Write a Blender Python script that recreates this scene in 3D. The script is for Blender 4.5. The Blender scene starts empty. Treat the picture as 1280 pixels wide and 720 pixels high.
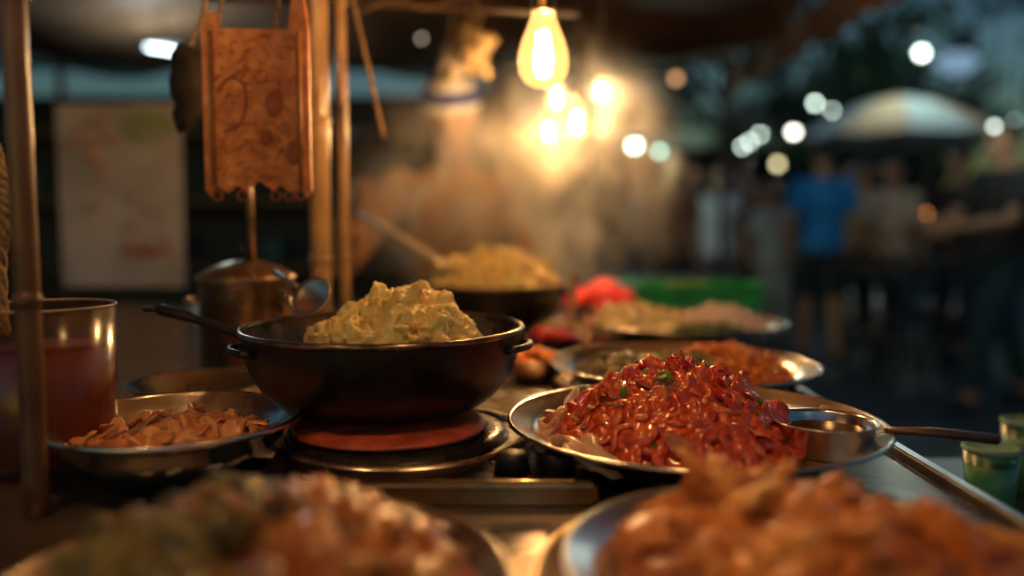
import bpy, bmesh, math, random
from mathutils import Vector, Matrix, noise, Quaternion
random.seed(7)
R=random.uniform
sc=bpy.context.scene
C=sc.collection
F=1066.7; CAMZ=1.135; PITCH=math.atan(88/F)
def P(px,py,Y):
    a=(px-640)/F; b=-(py-360)/F
    dy=math.cos(PITCH)+b*math.sin(PITCH); dz=-math.sin(PITCH)+b*math.cos(PITCH)
    t=Y/dy
    return Vector((a*t,Y,CAMZ+dz*t))
# ---------------------------------------------------------------- materials
def M(name,c1,c2=None,c3=None,rough=.5,metal=0,scale=20,bump=.2,bd=.002,sss=0,coat=0,em=None,ems=0,rnd=0,rv=0,detail=5,trans=0,bscale=None,nosample=False,alpha=1):
    m=bpy.data.materials.new(name); m.use_nodes=True; nt=m.node_tree; n=nt.nodes; l=nt.links
    b=n['Principled BSDF']
    c2=c2 or tuple(x*.6 for x in c1)
    tc=n.new('ShaderNodeTexCoord'); nz=n.new('ShaderNodeTexNoise'); nz.inputs['Scale'].default_value=scale; nz.inputs['Detail'].default_value=detail
    l.new(tc.outputs['Object'],nz.inputs['Vector'])
    cr=n.new('ShaderNodeValToRGB'); e=cr.color_ramp.elements
    e[0].position=.36; e[0].color=(*c2,1); e[1].position=.62; e[1].color=(*c1,1)
    if c3:
        k=e.new(.72); k.color=(*c3,1)
    fac=nz.outputs['Fac']
    if rnd:
        oi=n.new('ShaderNodeObjectInfo'); ma=n.new('ShaderNodeMath'); ma.operation='MULTIPLY_ADD'
        l.new(oi.outputs['Random'],ma.inputs[0]); ma.inputs[1].default_value=rnd
        sb=n.new('ShaderNodeMath'); sb.operation='SUBTRACT'; l.new(fac,sb.inputs[0]); sb.inputs[1].default_value=rnd/2
        l.new(sb.outputs[0],ma.inputs[2]); fac=ma.outputs[0]
    l.new(fac,cr.inputs['Fac']); l.new(cr.outputs['Color'],b.inputs['Base Color'])
    b.inputs['Metallic'].default_value=metal; b.inputs['Roughness'].default_value=rough
    if rv:
        mr=n.new('ShaderNodeMapRange'); l.new(nz.outputs['Fac'],mr.inputs['Value']); mr.inputs['From Min'].default_value=.3; mr.inputs['From Max'].default_value=.7
        mr.inputs['To Min'].default_value=max(.02,rough-rv); mr.inputs['To Max'].default_value=rough+rv; l.new(mr.outputs[0],b.inputs['Roughness'])
    if bump:
        nb=nz
        if bscale:
            nb=n.new('ShaderNodeTexNoise'); nb.inputs['Scale'].default_value=bscale; nb.inputs['Detail'].default_value=4; l.new(tc.outputs['Object'],nb.inputs['Vector'])
        bp=n.new('ShaderNodeBump'); bp.inputs['Strength'].default_value=bump; bp.inputs['Distance'].default_value=bd
        l.new(nb.outputs['Fac'],bp.inputs['Height']); l.new(bp.outputs['Normal'],b.inputs['Normal'])
    if sss:
        b.inputs['Subsurface Weight'].default_value=sss; b.inputs['Subsurface Radius'].default_value=(1,.6,.3); b.inputs['Subsurface Scale'].default_value=.004
    b.inputs['Coat Weight'].default_value=coat; b.inputs['Coat Roughness'].default_value=.12
    b.inputs['Transmission Weight'].default_value=trans
    if em: b.inputs['Emission Color'].default_value=(*em,1); b.inputs['Emission Strength'].default_value=ems
    if nosample: m.cycles.emission_sampling='NONE'
    return m
def EM(name,col,s,nosample=True):
    m=bpy.data.materials.new(name); m.use_nodes=True; n=m.node_tree.nodes; n.clear()
    e=n.new('ShaderNodeEmission'); e.inputs[0].default_value=(*col,1); e.inputs[1].default_value=s
    o=n.new('ShaderNodeOutputMaterial'); m.node_tree.links.new(e.outputs[0],o.inputs[0])
    if nosample: m.cycles.emission_sampling='NONE'
    return m
def thin_glass(name,tint,gl=.12,rough=.05,em=None,ems=0):
    m=bpy.data.materials.new(name); m.use_nodes=True; nt=m.node_tree; n=nt.nodes; n.clear(); l=nt.links
    t=n.new('ShaderNodeBsdfTransparent'); t.inputs[0].default_value=(*tint,1)
    g=n.new('ShaderNodeBsdfGlossy'); g.inputs['Roughness'].default_value=rough
    lw=n.new('ShaderNodeLayerWeight'); lw.inputs[0].default_value=.35
    ma=n.new('ShaderNodeMath'); ma.operation='MULTIPLY_ADD'; l.new(lw.outputs['Facing'],ma.inputs[0]); ma.inputs[1].default_value=.5; ma.inputs[2].default_value=gl*.3
    mx=n.new('ShaderNodeMixShader'); l.new(ma.outputs[0],mx.inputs[0]); l.new(t.outputs[0],mx.inputs[1]); l.new(g.outputs[0],mx.inputs[2])
    out=mx.outputs[0]
    if em:
        e=n.new('ShaderNodeEmission'); e.inputs[0].default_value=(*em,1); e.inputs[1].default_value=ems
        ad=n.new('ShaderNodeAddShader'); l.new(out,ad.inputs[0]); l.new(e.outputs[0],ad.inputs[1]); out=ad.outputs[0]
        m.cycles.emission_sampling='NONE'
    o=n.new('ShaderNodeOutputMaterial'); l.new(out,o.inputs[0])
    return m
# ---------------------------------------------------------------- mesh helpers
def link(name,bm,mat,parent=None,smooth=True,loc=None):
    me=bpy.data.meshes.new(name); bmesh.ops.recalc_face_normals(bm,faces=bm.faces[:]); bm.to_mesh(me); bm.free()
    if smooth:
        for p in me.polygons: p.use_smooth=True
    if mat: me.materials.append(mat)
    o=bpy.data.objects.new(name,me); C.objects.link(o)
    if parent: o.parent=parent
    if loc is not None: o.location=loc
    return o
def tag(o,label,cat,group=None,kind=None):
    if label: o['label']=label
    if cat: o['category']=cat
    if group: o['group']=group
    if kind: o['kind']=kind
    return o
def thing(name,label,cat,loc=(0,0,0),rz=0,group=None):
    o=bpy.data.objects.new(name,None); C.objects.link(o); o.location=loc; o.rotation_euler=(0,0,rz); o.empty_display_size=.05
    return tag(o,label,cat,group)
def box(bm,c,s,rot=None,bev=0):
    r=bmesh.ops.create_cube(bm,size=1)
    vs=r['verts']
    for v in vs: v.co=Vector((v.co.x*s[0],v.co.y*s[1],v.co.z*s[2]))
    if bev:
        es=list({e for v in vs for e in v.link_edges})
        rb=bmesh.ops.bevel(bm,geom=es,offset=bev,segments=2,affect='EDGES'); vs=list({v for f in rb['faces'] for v in f.verts}|{v for v in vs if v.is_valid})
    mt=Matrix.Translation(Vector(c))@(rot.to_4x4() if rot else Matrix())
    for v in vs: v.co=mt@v.co
def lathe(bm,prof,seg=64,c=(0,0,0),closed=False):
    rings=[]
    c=Vector(c)
    for r,z in prof:
        if r<1e-6: rings.append([bm.verts.new(c+Vector((0,0,z)))])
        else: rings.append([bm.verts.new(c+Vector((r*math.cos(2*math.pi*k/seg),r*math.sin(2*math.pi*k/seg),z))) for k in range(seg)])
    prs=list(zip(rings,rings[1:]))
    if closed: prs.append((rings[-1],rings[0]))
    for a,b in prs:
        for k in range(seg):
            k2=(k+1)%seg
            try:
                if len(a)==1 and len(b)==1: continue
                if len(a)==1: bm.faces.new((a[0],b[k],b[k2]))
                elif len(b)==1: bm.faces.new((a[k],b[0],a[k2]))
                else: bm.faces.new((a[k],b[k],b[k2],a[k2]))
            except ValueError: pass
def tube(bm,pts,rad,seg=12,cap=True,flat=1.0):
    pts=[Vector(p) for p in pts]
    if not isinstance(rad,(list,tuple)): rad=[rad]*len(pts)
    rings=[]; up=None
    for i,p in enumerate(pts):
        d=(pts[min(i+1,len(pts)-1)]-pts[max(i-1,0)]).normalized()
        if up is None:
            up=Vector((0,0,1)) if abs(d.z)<.9 else Vector((0,1,0))
        a=d.cross(up).normalized(); b=a.cross(d).normalized(); up=b
        rings.append([bm.verts.new(p+(a*math.cos(2*math.pi*k/seg)+b*math.sin(2*math.pi*k/seg)*flat)*rad[i]) for k in range(seg)])
    for A,B in zip(rings,rings[1:]):
        for k in range(seg): bm.faces.new((A[k],A[(k+1)%seg],B[(k+1)%seg],B[k]))
    if cap:
        bm.faces.new(rings[0][::-1]); bm.faces.new(rings[-1])
def ell(bm,c,s,sub=3,rot=None):
    r=bmesh.ops.create_icosphere(bm,subdivisions=sub,radius=1)
    for v in r['verts']:
        co=Vector((v.co.x*s[0],v.co.y*s[1],v.co.z*s[2]))
        if rot: co=rot@co
        v.co=co+Vector(c)
    return r['verts']
def loft(bm,rings,seg=20):
    rr=[]
    for c,rx,ry in rings:
        rr.append([bm.verts.new(Vector(c)+Vector((rx*math.cos(2*math.pi*k/seg),ry*math.sin(2*math.pi*k/seg),0))) for k in range(seg)])
    for A,B in zip(rr,rr[1:]):
        for k in range(seg): bm.faces.new((A[k],A[(k+1)%seg],B[(k+1)%seg],B[k]))
    bm.faces.new(rr[0][::-1]); bm.faces.new(rr[-1])
def spline(pts,n=8):
    pts=[Vector(p) for p in pts]; out=[]
    for i in range(len(pts)-1):
        p0=pts[max(i-1,0)];p1=pts[i];p2=pts[i+1];p3=pts[min(i+2,len(pts)-1)]
        for k in range(n):
            t=k/n
            out.append(.5*((2*p1)+(-p0+p2)*t+(2*p0-5*p1+4*p2-p3)*t*t+(-p0+3*p1-3*p2+p3)*t**3))
    out.append(pts[-1]); return out
def fbm(v,o=3):
    return noise.fractal(v,1.0,2.0,o)
# ---------------------------------------------------------------- materials list
steel=M('plate_steel',(.88,.82,.73),(.74,.67,.58),rough=.22,metal=1,scale=9,bump=.04,bd=.001,rv=.06)
steel_dull=M('dull_steel',(.68,.62,.55),(.44,.40,.35),rough=.28,metal=1,scale=14,bump=.06,bd=.001,rv=.08)
brass=M('brassy_plate',(.9,.66,.36),(.7,.5,.25),rough=.3,metal=.95,scale=9,bump=.05)
castiron=M('wok_black',(.011,.009,.008),(.005,.004,.004),rough=.40,scale=25,bump=.25,bd=.0008,rv=.12,coat=.1)
wokin=M('wok_inside',(.20,.16,.11),(.08,.062,.045),rough=.30,metal=.7,scale=18,bump=.15,bd=.0008,rv=.12)
stovemat=M('stove_enamel',(.018,.016,.014),(.008,.007,.006),rough=.25,scale=30,bump=.12,bd=.0008,rv=.13,coat=.35)
redhot=M('burner_disc_red',(.74,.15,.07),(.42,.07,.035),rough=.35,scale=45,bump=.5,bd=.001,coat=.2)  # red-orange glow of the burner disc put into base colour, no emission
countermat=M('counter_metal',(.30,.21,.13),(.11,.075,.048),rough=.30,metal=.8,scale=7,bump=.15,bd=.001,rv=.15)
wood=M('warm_wood',(.46,.22,.08),(.24,.11,.035),rough=.4,scale=12,bump=.3,coat=.15)
bamboo=M('bamboo_pole',(.60,.36,.14),(.34,.18,.065),rough=.3,scale=16,bump=.2,coat=.4)
postwood=M('post_wood',(.20,.10,.045),(.10,.045,.022),rough=.35,scale=16,bump=.25,coat=.4)
darkwood=M('dark_wood',(.10,.05,.025),(.045,.022,.013),rough=.5,scale=14,bump=.3,coat=.15)
ropem=M('jute_rope',(.42,.27,.13),(.2,.12,.06),rough=.85,scale=180,bump=.7)
mash=M('yellow_mash',(.99,.78,.30),(.95,.66,.20),(.99,.86,.45),rough=.5,scale=45,bump=.3,bd=.001,sss=.3,coat=.08)
redmeat=M('red_sauced_meat',(.86,.15,.04),(.60,.06,.018),(.90,.32,.11),rough=.26,scale=80,bump=.7,bd=.0018,sss=.1,coat=.75,rnd=.12)
browns=M('browned_meat',(.68,.20,.065),(.42,.10,.03),(.78,.36,.14),rough=.3,scale=50,bump=.5,bd=.0015,coat=.6,rnd=.2)
chilli=M('chilli_skin',(.80,.025,.015),(.55,.012,.01),rough=.18,scale=30,bump=.1,coat=.5,rnd=.2)
herb=M('herb_leaf',(.18,.28,.04),(.07,.14,.02),rough=.45,scale=60,bump=.4,rnd=.2)
carrot=M('carrot_shred',(.86,.30,.05),(.66,.18,.03),rough=.4,scale=50,bump=.2,sss=.15,coat=.15,rnd=.2)
cream=M('cream_heap',(.97,.80,.44),(.88,.66,.28),(.97,.88,.6),rough=.5,scale=50,bump=.4,sss=.2)
onion=M('pink_shred',(.95,.84,.78),(.88,.62,.56),rough=.4,scale=40,bump=.3,sss=.2)
fried=M('fried_crust',(.76,.26,.035),(.40,.105,.016),(.86,.42,.085),rough=.38,scale=38,bump=.8,bd=.004,coat=.3,rnd=.3)
chipm=M('pinkish_slice',(.95,.50,.21),(.78,.30,.11),(.95,.64,.34),rough=.4,scale=30,bump=.3,sss=.15,coat=.15,rnd=.35)
brownf=M('brown_veg',(.44,.19,.04),(.18,.075,.016),rough=.4,scale=40,bump=.5,coat=.2,rnd=.3)
olive=M('olive_veg',(.22,.17,.04),(.09,.075,.02),rough=.4,scale=40,bump=.5,coat=.2,rnd=.3)
palef=M('pale_veg',(.55,.40,.19),(.32,.20,.085),rough=.4,scale=30,bump=.3,coat=.2,rnd=.2)
rustf=M('rust_veg',(.64,.22,.03),(.36,.10,.015),rough=.4,scale=40,bump=.5,coat=.2,rnd=.3)
orangem=M('orange_board',(.84,.30,.075),(.55,.15,.035),(.92,.44,.15),rough=.42,scale=45,bump=.4,coat=.2)
blackmat=M('black_plastic',(.015,.014,.014),rough=.45,bump=.05)
brickdark=M('dark_motif',(.46,.13,.045),(.30,.07,.03),rough=.55)
asphalt=M('asphalt',(.055,.06,.062),(.03,.034,.036),rough=.6,scale=6,bump=.4,bd=.01,bscale=120,rv=.2)
# ---------------------------------------------------------------- ground
bm=bmesh.new()
bmesh.ops.create_grid(bm,x_segments=2,y_segments=2,size=150)
o=link('ground',bm,asphalt,smooth=False); o['kind']='structure'
# ---------------------------------------------------------------- counter
CT=.90
t=thing('stall_counter','long metal topped stall counter carrying the wok and the food plates','counter',(0,0,0))
bm=bmesh.new(); box(bm,(-.36,1.25,CT-.015),(1.48,2.2,.03),bev=.003); link('tabletop',bm,countermat,t,False)
bm=bmesh.new(); box(bm,(.389,1.25,CT-.018),(.012,2.2,.05),bev=.002); link('edge_strip',bm,M('edge_metal',(.7,.72,.75),(.45,.47,.5),rough=.3,metal=.9,scale=20,bump=.05),t,False)
bm=bmesh.new(); box(bm,(-.36,1.25,.35),(1.4,2.1,.02),bev=.003); link('lower_shelf',bm,darkwood,t,False)
for x in(-1.04,.34):
    for y in(.22,2.28):
        bm=bmesh.new(); box(bm,(x,y,CT/2-.015),(.045,.045,CT-.03),bev=.004); link('leg',bm,steel_dull,t,False)
# ---------------------------------------------------------------- stove
t=thing('gas_stove','flat black enamel gas stove under the front wok','stove',(-.09,.895,CT+.001))
bm=bmesh.new(); box(bm,(0,0,.006),(.31,.40,.012),bev=.004); link('stove_body',bm,stovemat,t,False)
bm=bmesh.new(); box(bm,(0,-.213,.010),(.32,.012,.02),bev=.004); link('front_rail',bm,M('rail_metal',(.85,.66,.4),(.6,.44,.25),rough=.28,metal=1,scale=30,bump=.1),t,False)
bm=bmesh.new(); lathe(bm,[(.062,.012),(.09,.019),(.104,.021),(.112,.018),(.117,.0122)],72,(-.03,-.035,0)); link('burner_ring',bm,stovemat,t)
bm=bmesh.new(); lathe(bm,[(.119,.0125),(.122,.0165),(.126,.0165),(.129,.0125)],72,(-.02,-.035,0)); link('drip_ring',bm,steel_dull,t)
bm=bmesh.new(); lathe(bm,[(0,.030),(.090,.030),(.098,.027),(.100,.024),(.096,.0225),(0,.0225)],64,(-.035,-.04,0)); link('burner_disc',bm,redhot,t)
for x in (.09,.13):
    bm=bmesh.new(); lathe(bm,[(0,.03),(.012,.03),(.014,.026),(.016,.0125),(0,.0125)],28,(x,-.165,0)); link('knob',bm,blackmat,t)
# ---------------------------------------------------------------- wok
def wok(label,loc,r,h,handle_dir,hl,sidedir,rim=.003):
    t=thing('wok',label,'wok',loc)
    def prof(rr,hh,z0=0):
        out=[(0,z0)]
        for k in range(25):
            a=k/24*math.pi/2
            out.append((rr*(.44+.56*math.sin(a)**.80), z0+hh*(1-math.cos(a))**1.0))
        return out
    bm=bmesh.new(); lathe(bm,prof(r,h),96); link('bowl_outside',bm,castiron,t)
    bm=bmesh.new(); lathe(bm,prof(r-.003,h-.003,.004),96); link('bowl_inside',bm,wokin,t)
    bm=bmesh.new(); lathe(bm,[(r-.0045,h-.002),(r-.001,h+.002),(r+.003,h+.001),(r+.004,h-.002),(r+.001,h-.005)],96,closed=True); link('rim',bm,M('wok_rim',(.38,.28,.19),(.14,.10,.07),rough=.22,metal=.9,scale=60,bump=.1),t)
    d=Vector((math.cos(handle_dir),math.sin(handle_dir),0))
    bm=bmesh.new(); p=d*(r-.004)+Vector((0,0,h-.02))
    tube(bm,spline([p,p+d*hl*.3+Vector((0,0,.012)),p+d*hl*.7+Vector((0,0,.026)),p+d*hl+Vector((0,0,.034))],6),[.006]*6+[.007]*6+[.009]*6+[.007],14,flat=.7)
    hd=link('long_handle',bm,blackmat,t)
    bm=bmesh.new(); q=p+d*hl+Vector((0,0,.034)); n=20
    sd=d.cross(Vector((0,0,1)))
    tube(bm,[q+d*.006+d*.009*math.cos(2*math.pi*k/n)+sd*.009*math.sin(2*math.pi*k/n) for k in range(n+1)],.0025,8); link('hanging_ring',bm,blackmat,hd)
    for sdir in sidedir:
        d=Vector((math.cos(sdir),math.sin(sdir),0)); s=d.cross(Vector((0,0,1))); p=d*(r*.97)+Vector((0,0,h-.018))
        bm=bmesh.new(); tube(bm,spline([p-s*.028,p-s*.026+d*.010+Vector((0,0,.002)),p+d*.016+Vector((0,0,.002)),p+s*.026+d*.010+Vector((0,0,.002)),p+s*.028],6),.0038,10); link('side_handle',bm,castiron,t)
    return t
WL=(-.137,.905,CT+.032)
wok('black wok of yellow mash on the red disc of the stove',WL,.147,.088,math.radians(172),.115,[math.radians(-14),math.radians(208)])
W2=(P(612,354,1.66)); W2=(W2.x,1.66,CT+.024)
wok('smaller looking dark wok of yellow mash farther back in the steam',W2,.150,.084,math.radians(150),.10,[math.radians(-10)])
t=thing('burner_stand','low black burner stand under the rear wok','burner',(W2[0],W2[1],CT+.001))
bm=bmesh.new(); lathe(bm,[(.055,.022),(.062,.022),(.10,.0),(.09,0)],40,closed=True); link('stand_ring',bm,stovemat,t)
for a in range(3):
    bm=bmesh.new(); an=a*2.09; tube(bm,[(math.cos(an)*.06,math.sin(an)*.06,.017),(math.cos(an)*.12,math.sin(an)*.12,.003)],.005,8); link('foot',bm,stovemat,t)
# ---------------------------------------------------------------- food helpers
def lump_into(bm,c,s,seed,amp=.35,freq=1.6,sub=3,rot=None):
    vs=bmesh.ops.create_icosphere(bm,subdivisions=sub,radius=1)['verts']
    off=Vector((seed*7.3,seed*3.1,seed*1.7))
    for v in vs:
        k=1+amp*fbm(v.co*freq+off,3)+amp*.22*noise.noise(v.co*freq*4.5+off)
        co=Vector((v.co.x*s[0],v.co.y*s[1],v.co.z*s[2]))*k
        if rot: co=rot@co
        v.co=co+Vector(c)
def rrot(): return Quaternion((R(-1,1),R(-1,1),R(-1,1),R(-1,1))).normalized().to_matrix()
def mound_into(bm,Rr,h,amp,freq,seed,p=1.0,nr=36,na=110,ry=None):
    ry=ry or Rr; rings=[]
    for i in range(nr+1):
        q=i/nr; ring=[]
        for k in range(na if i else 1):
            a=2*math.pi*k/na
            x=Rr*q*math.cos(a); y=ry*q*math.sin(a)
            z=h*(1-q**2)**p if q<1 else 0
            nv=fbm(Vector((x,y,0))*freq+Vector((seed,seed*2,0)),4)
            z+=amp*nv*(1-q**4); 
            ring.append(bm.verts.new((x*(1+.05*math.sin(3*a+seed)),y*(1+.05*math.sin(2*a+seed)),z)))
        rings.append(ring)
    for k in range(na): bm.faces.new((rings[0][0],rings[1][k],rings[1][(k+1)%na]))
    for A,B in zip(rings[1:],rings[2:]):
        for k in range(na): bm.faces.new((A[k],B[k],B[(k+1)%na],A[(k+1)%na]))
    return rings[-1]
dtex=bpy.data.textures.new('curd_noise','CLOUDS'); dtex.noise_scale=.010; dtex.noise_depth=2
dtex2=bpy.data.textures.new('fine_noise','CLOUDS'); dtex2.noise_scale=.005; dtex2.noise_depth=1
def mash_heap(label,loc,Rr,h,n,seed,size=.014,ry=None,m=mash,name='mashed_potato',cat='mash',vox=.0022,peak=None):
    random.seed(seed); bm=bmesh.new()
    ry=ry or Rr
    last=mound_into(bm,Rr,h*.85,.012,50,seed,.8,ry=ry)
    bm.faces.new(last)
    px,py=peak or (0,0)
    for i in range(n):
        q=math.sqrt(random.random())*.97; a=R(0,6.283)
        x=Rr*q*math.cos(a); y=ry*q*math.sin(a)
        z=h*(1-q*q)**.8*(1+.5*px*x/Rr)+R(-.006,.008)
        s=size*R(.5,1.4)
        lump_into(bm,(x,y,z),(s*R(.8,1.5),s*R(.8,1.3),s*R(.5,.9)),i+seed,.6,1.3,3,rrot())
    o=link(name,bm,m,loc=loc); tag(o,label,cat)
    r=o.modifiers.new('r','REMESH'); r.mode='VOXEL'; r.voxel_size=vox; r.use_smooth_shade=True
    d=o.modifiers.new('d','DISPLACE'); d.texture=dtex; d.texture_coords='LOCAL'; d.strength=.008; d.mid_level=.5
    d=o.modifiers.new('d2','DISPLACE'); d.texture=dtex2; d.texture_coords='LOCAL'; d.strength=.0015; d.mid_level=.5
    s=o.modifiers.new('s','SMOOTH'); s.factor=.5; s.iterations=1
    return o
mash_heap('rough heap of yellow mash piled in the front wok',(WL[0]+.003,WL[1]+.005,CT+.084),.088,.053,105,3,.0145,.08,peak=(1,0),vox=.0017)
mash_heap('rough heap of yellow mash piled in the rear wok',(W2[0]+.01,W2[1],CT+.086),.120,.068,95,5,.018,vox=.003)
# strips
def strip_mesh(name,mat,seed,L,W,T,curl=1.2,wave=.2,taper=.3):
    random.seed(seed); bm=bmesh.new(); n=14; w=5
    ang=0; p=Vector((0,0,0)); top=[];bot=[]
    cs=R(-curl,curl); tw=R(-.8,.8); side=R(-1,1)
    for i in range(n+1):
        u=i/n; ang+=cs/n+.35*noise.noise(Vector((u*4,seed,0)))*curl/2
        p=p+Vector((math.cos(ang),side*math.sin(u*3.0)*.6,math.sin(ang)))*L/n
        nrm=Vector((-math.sin(ang),0,math.cos(ang)))
        ww=W*(1-taper*abs(2*u-1)**2)*(1+.3*noise.noise(Vector((u*5,seed*2,3))))
        rt=[];rb=[]
        for j in range(w+1):
            v=(j/w-.5)
            off=Vector((0,v*ww,0))+nrm*(math.sin(v*6+tw*u*4)*wave*ww*.3+T*.6*noise.noise(Vector((u*11,v*5,seed))))
            tt=T*(1-(2*v)**4*.8)*(1-.6*abs(2*u-1)**6)
            rt.append(bm.verts.new(p+off+nrm*tt/2)); rb.append(bm.verts.new(p+off-nrm*tt/2))
        top.append(rt);bot.append(rb)
    for i in range(n):
        for j in range(w):
            bm.faces.new((top[i][j],top[i+1][j],top[i+1][j+1],top[i][j+1])); bm.faces.new((bot[i][j],bot[i][j+1],bot[i+1][j+1],bot[i+1][j]))
        bm.faces.new((top[i][0],bot[i][0],bot[i+1][0],top[i+1][0])); bm.faces.new((top[i][w],top[i+1][w],bot[i+1][w],bot[i][w]))
    bm.faces.new([top[0][j] for j in range(w+1)]+[bot[0][j] for j in range(w,-1,-1)]); bm.faces.new([top[n][j] for j in range(w,-1,-1)]+[bot[n][j] for j in range(w+1)])
    c=Vector((0,0,0))
    for v in bm.verts: c+=v.co
    c/=len(bm.verts)
    for v in bm.verts: v.co-=c
    me=bpy.data.meshes.new(name); bmesh.ops.recalc_face_normals(bm,faces=bm.faces[:]); bm.to_mesh(me); bm.free()
    for q in me.polygons: q.use_smooth=True
    me.materials.append(mat); return me
def lump_mesh(name,mat,seed,s,amp=.5,freq=1.3,sub=3):
    bm=bmesh.new(); lump_into(bm,(0,0,0),s,seed,amp,freq,sub)
    me=bpy.data.meshes.new(name); bm.to_mesh(me); bm.free()
    for q in me.polygons: q.use_smooth=True
    me.materials.append(mat); return me
def noodle_mesh(name,mat,seed,L,r):
    random.seed(seed); bm=bmesh.new(); n=5
    pts=[Vector((L*(i/n-.5),R(-.16,.16)*L,-1.1*L*(i/n-.5)**2+R(-.04,.04)*L)) for i in range(n+1)]
    sp=spline(pts,4); m=len(sp)
    rr=[r*(.35+.65*math.sin(math.pi*min(.96,max(.04,i/(m-1))))**.4)*(1+.4*noise.noise(Vector((i*.4,seed,0)))) for i in range(m)]
    tube(bm,sp,rr,10,flat=.65)
    for v in bm.verts: v.co+=Vector((0,fbm(v.co*150+Vector((seed,0,0)),2),fbm(v.co*150+Vector((0,seed,0)),2)))*r*.3
    me=bpy.data.meshes.new(name); bmesh.ops.recalc_face_normals(bm,faces=bm.faces[:]); bm.to_mesh(me); bm.free()
    for q in me.polygons: q.use_smooth=True
    me.materials.append(mat); return me
def scatter(meshes,n,center,Rr,h,label,cat,group,name,p=1,tilt=.5,lift=0,qmin=0,qmax=.95,ry=None,sc_=(.8,1.2),amin=0,amax=6.283):
    ry=ry or Rr
    for i in range(n):
        q=qmin+(qmax-qmin)*math.sqrt(random.random()); a=R(amin,amax)
        x=Rr*q*math.cos(a); y=ry*q*math.sin(a); z=h*max(0,(1-q*q))**p+lift
        nrm=Vector((2*x*h/Rr**2,2*y*h/ry**2,1)).normalized()
        nrm=(nrm+Vector((R(-1,1),R(-1,1),R(-.3,.3)))*tilt).normalized()
        qd=nrm.to_track_quat('Z','Y')@Quaternion((0,0,1),R(0,6.283))
        o=bpy.data.objects.new(name,random.choice(meshes)); C.objects.link(o)
        o.location=Vector(center)+Vector((x,y,z)); o.rotation_mode='QUATERNION'; o.rotation_quaternion=qd; s=R(*sc_); o.scale=(s,s,s)
        tag(o,label,cat,group)
def plate(name,label,loc,r,m=steel,h=.036,cat='plate',base=.62):
    bm=bmesh.new()
    prof=[(0,.002),(r*base,.002),(r*(base+.06),.005),(r*.86,h*.72),(r*.885,h*.84),(r*.975,h*.95),(r*.985,h*1.0),(r*.995,h*1.03),(r*1.008,h*1.0),(r*1.008,h*.94),(r*.99,h*.91),(r*.975,h*.89),(r*.89,h*.78),(r*.86,h*.6),(r*(base+.06),0),(0,0)]
    lathe(bm,prof,128); o=link(name,bm,m,loc=loc); tag(o,label,cat); return o
# ---- main plate
c=P(866,524,.83); MP=(c.x,.83,CT+.002)
plate('metal_plate','round steel plate heaped with red sauced meat right of the wok',MP,.182)
random.seed(21)
mx_,my_=MP[0]-.018,MP[1]+.01
bm=bmesh.new(); mound_into(bm,.130,.070,.022,70,4,1.1,60,180,ry=.120)
o=link('meat_mound',bm,redmeat,loc=(mx_,my_,MP[2]+.013)); tag(o,'dense mass of red sauced meat under the loose strips on the middle plate','meat',kind='stuff')
mc=(mx_,my_,MP[2]+.012)
sm=[noodle_mesh('meat_strip',redmeat,s,R(.032,.065),R(.0045,.0075)) for s in range(16)]
sb=[strip_mesh('browned_strip',browns,s+40,R(.035,.06),R(.014,.022),.0045,1.0,.5,.6) for s in range(7)]
sr=[strip_mesh('meat_slice',redmeat,s+140,R(.035,.055),R(.014,.022),.0055,1.0,.6,.6) for s in range(8)]
random.seed(22)
scatter(sm,190,mc,.128,.067,'shred of red sauced meat on the heaped middle plate','meat strip','strips of red meat on the middle plate','meat_strip',1.1,.16,.004)
scatter(sr,36,mc,.122,.067,'broad wet slice of red sauced meat on the heaped middle plate','meat slice','broad slices of red meat on the middle plate','meat_slice',1.1,.14,.004)
scatter(sb,18,mc,.128,.064,'browned strip among the red meat on the middle plate','meat strip','browned strips on the middle plate','browned_strip',1.1,.16,.004,qmin=.2)
pk=[strip_mesh('pale_strip',M('pale_cabbage',(.85,.58,.36),(.62,.34,.19),rough=.35,scale=40,bump=.3,coat=.4),s+60,.055,.03,.0025,1.3,.3,.6) for s in range(4)]
scatter(pk,16,(MP[0],MP[1],MP[2]+.012),.150,.020,'pale translucent vegetable slice at the left edge of the middle plate','vegetable slice','pale slices at the left rim of the middle plate','vegetable_slice',1,.35,.008,qmin=.82,qmax=.98,amin=2.5,amax=3.9)
scatter(pk,8,(MP[0],MP[1],MP[2]+.010),.150,.018,'pale translucent vegetable slice at the right of the middle plate','vegetable slice','pale slices right of the red meat','vegetable_slice',1,.3,.006,qmin=.85,qmax=1.0,amin=-.2,amax=.9)
def pepper_mesh(seed,L):
    random.seed(seed); bm=bmesh.new()
    tube(bm,spline([(0,0,0),(L*.33,L*.12,.004),(L*.66,0,.007),(L,-.15*L,.002)],5),[.004,.006,.0068,.007,.007,.0068,.0065,.006,.0056,.005,.0044,.0038,.003,.002,.001,.0005],10,flat=.5)
    me=bpy.data.meshes.new('chilli'); bm.to_mesh(me); bm.free()
    for q in me.polygons: q.use_smooth=True
    me.materials.append(chilli); return me
pm=[pepper_mesh(s,.022+.007*s) for s in range(4)]
random.seed(23)
scatter(pm,22,mc,.10,.070,'glossy red chilli piece on top of the meat heap','chilli','red chilli pieces on the meat heap','chilli_piece',1.1,.35,.009,qmax=.85,sc_=(.5,.95))
hm=[strip_mesh('herb_leaf',herb,s+80,.014,.009,.0008,1.2) for s in range(4)]
scatter(hm,44,mc,.118,.070,'small green herb leaf on the red meat heap','herb','herb leaves on the meat heap','herb_leaf',1.1,.4,.012,sc_=(.6,1.2))
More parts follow.
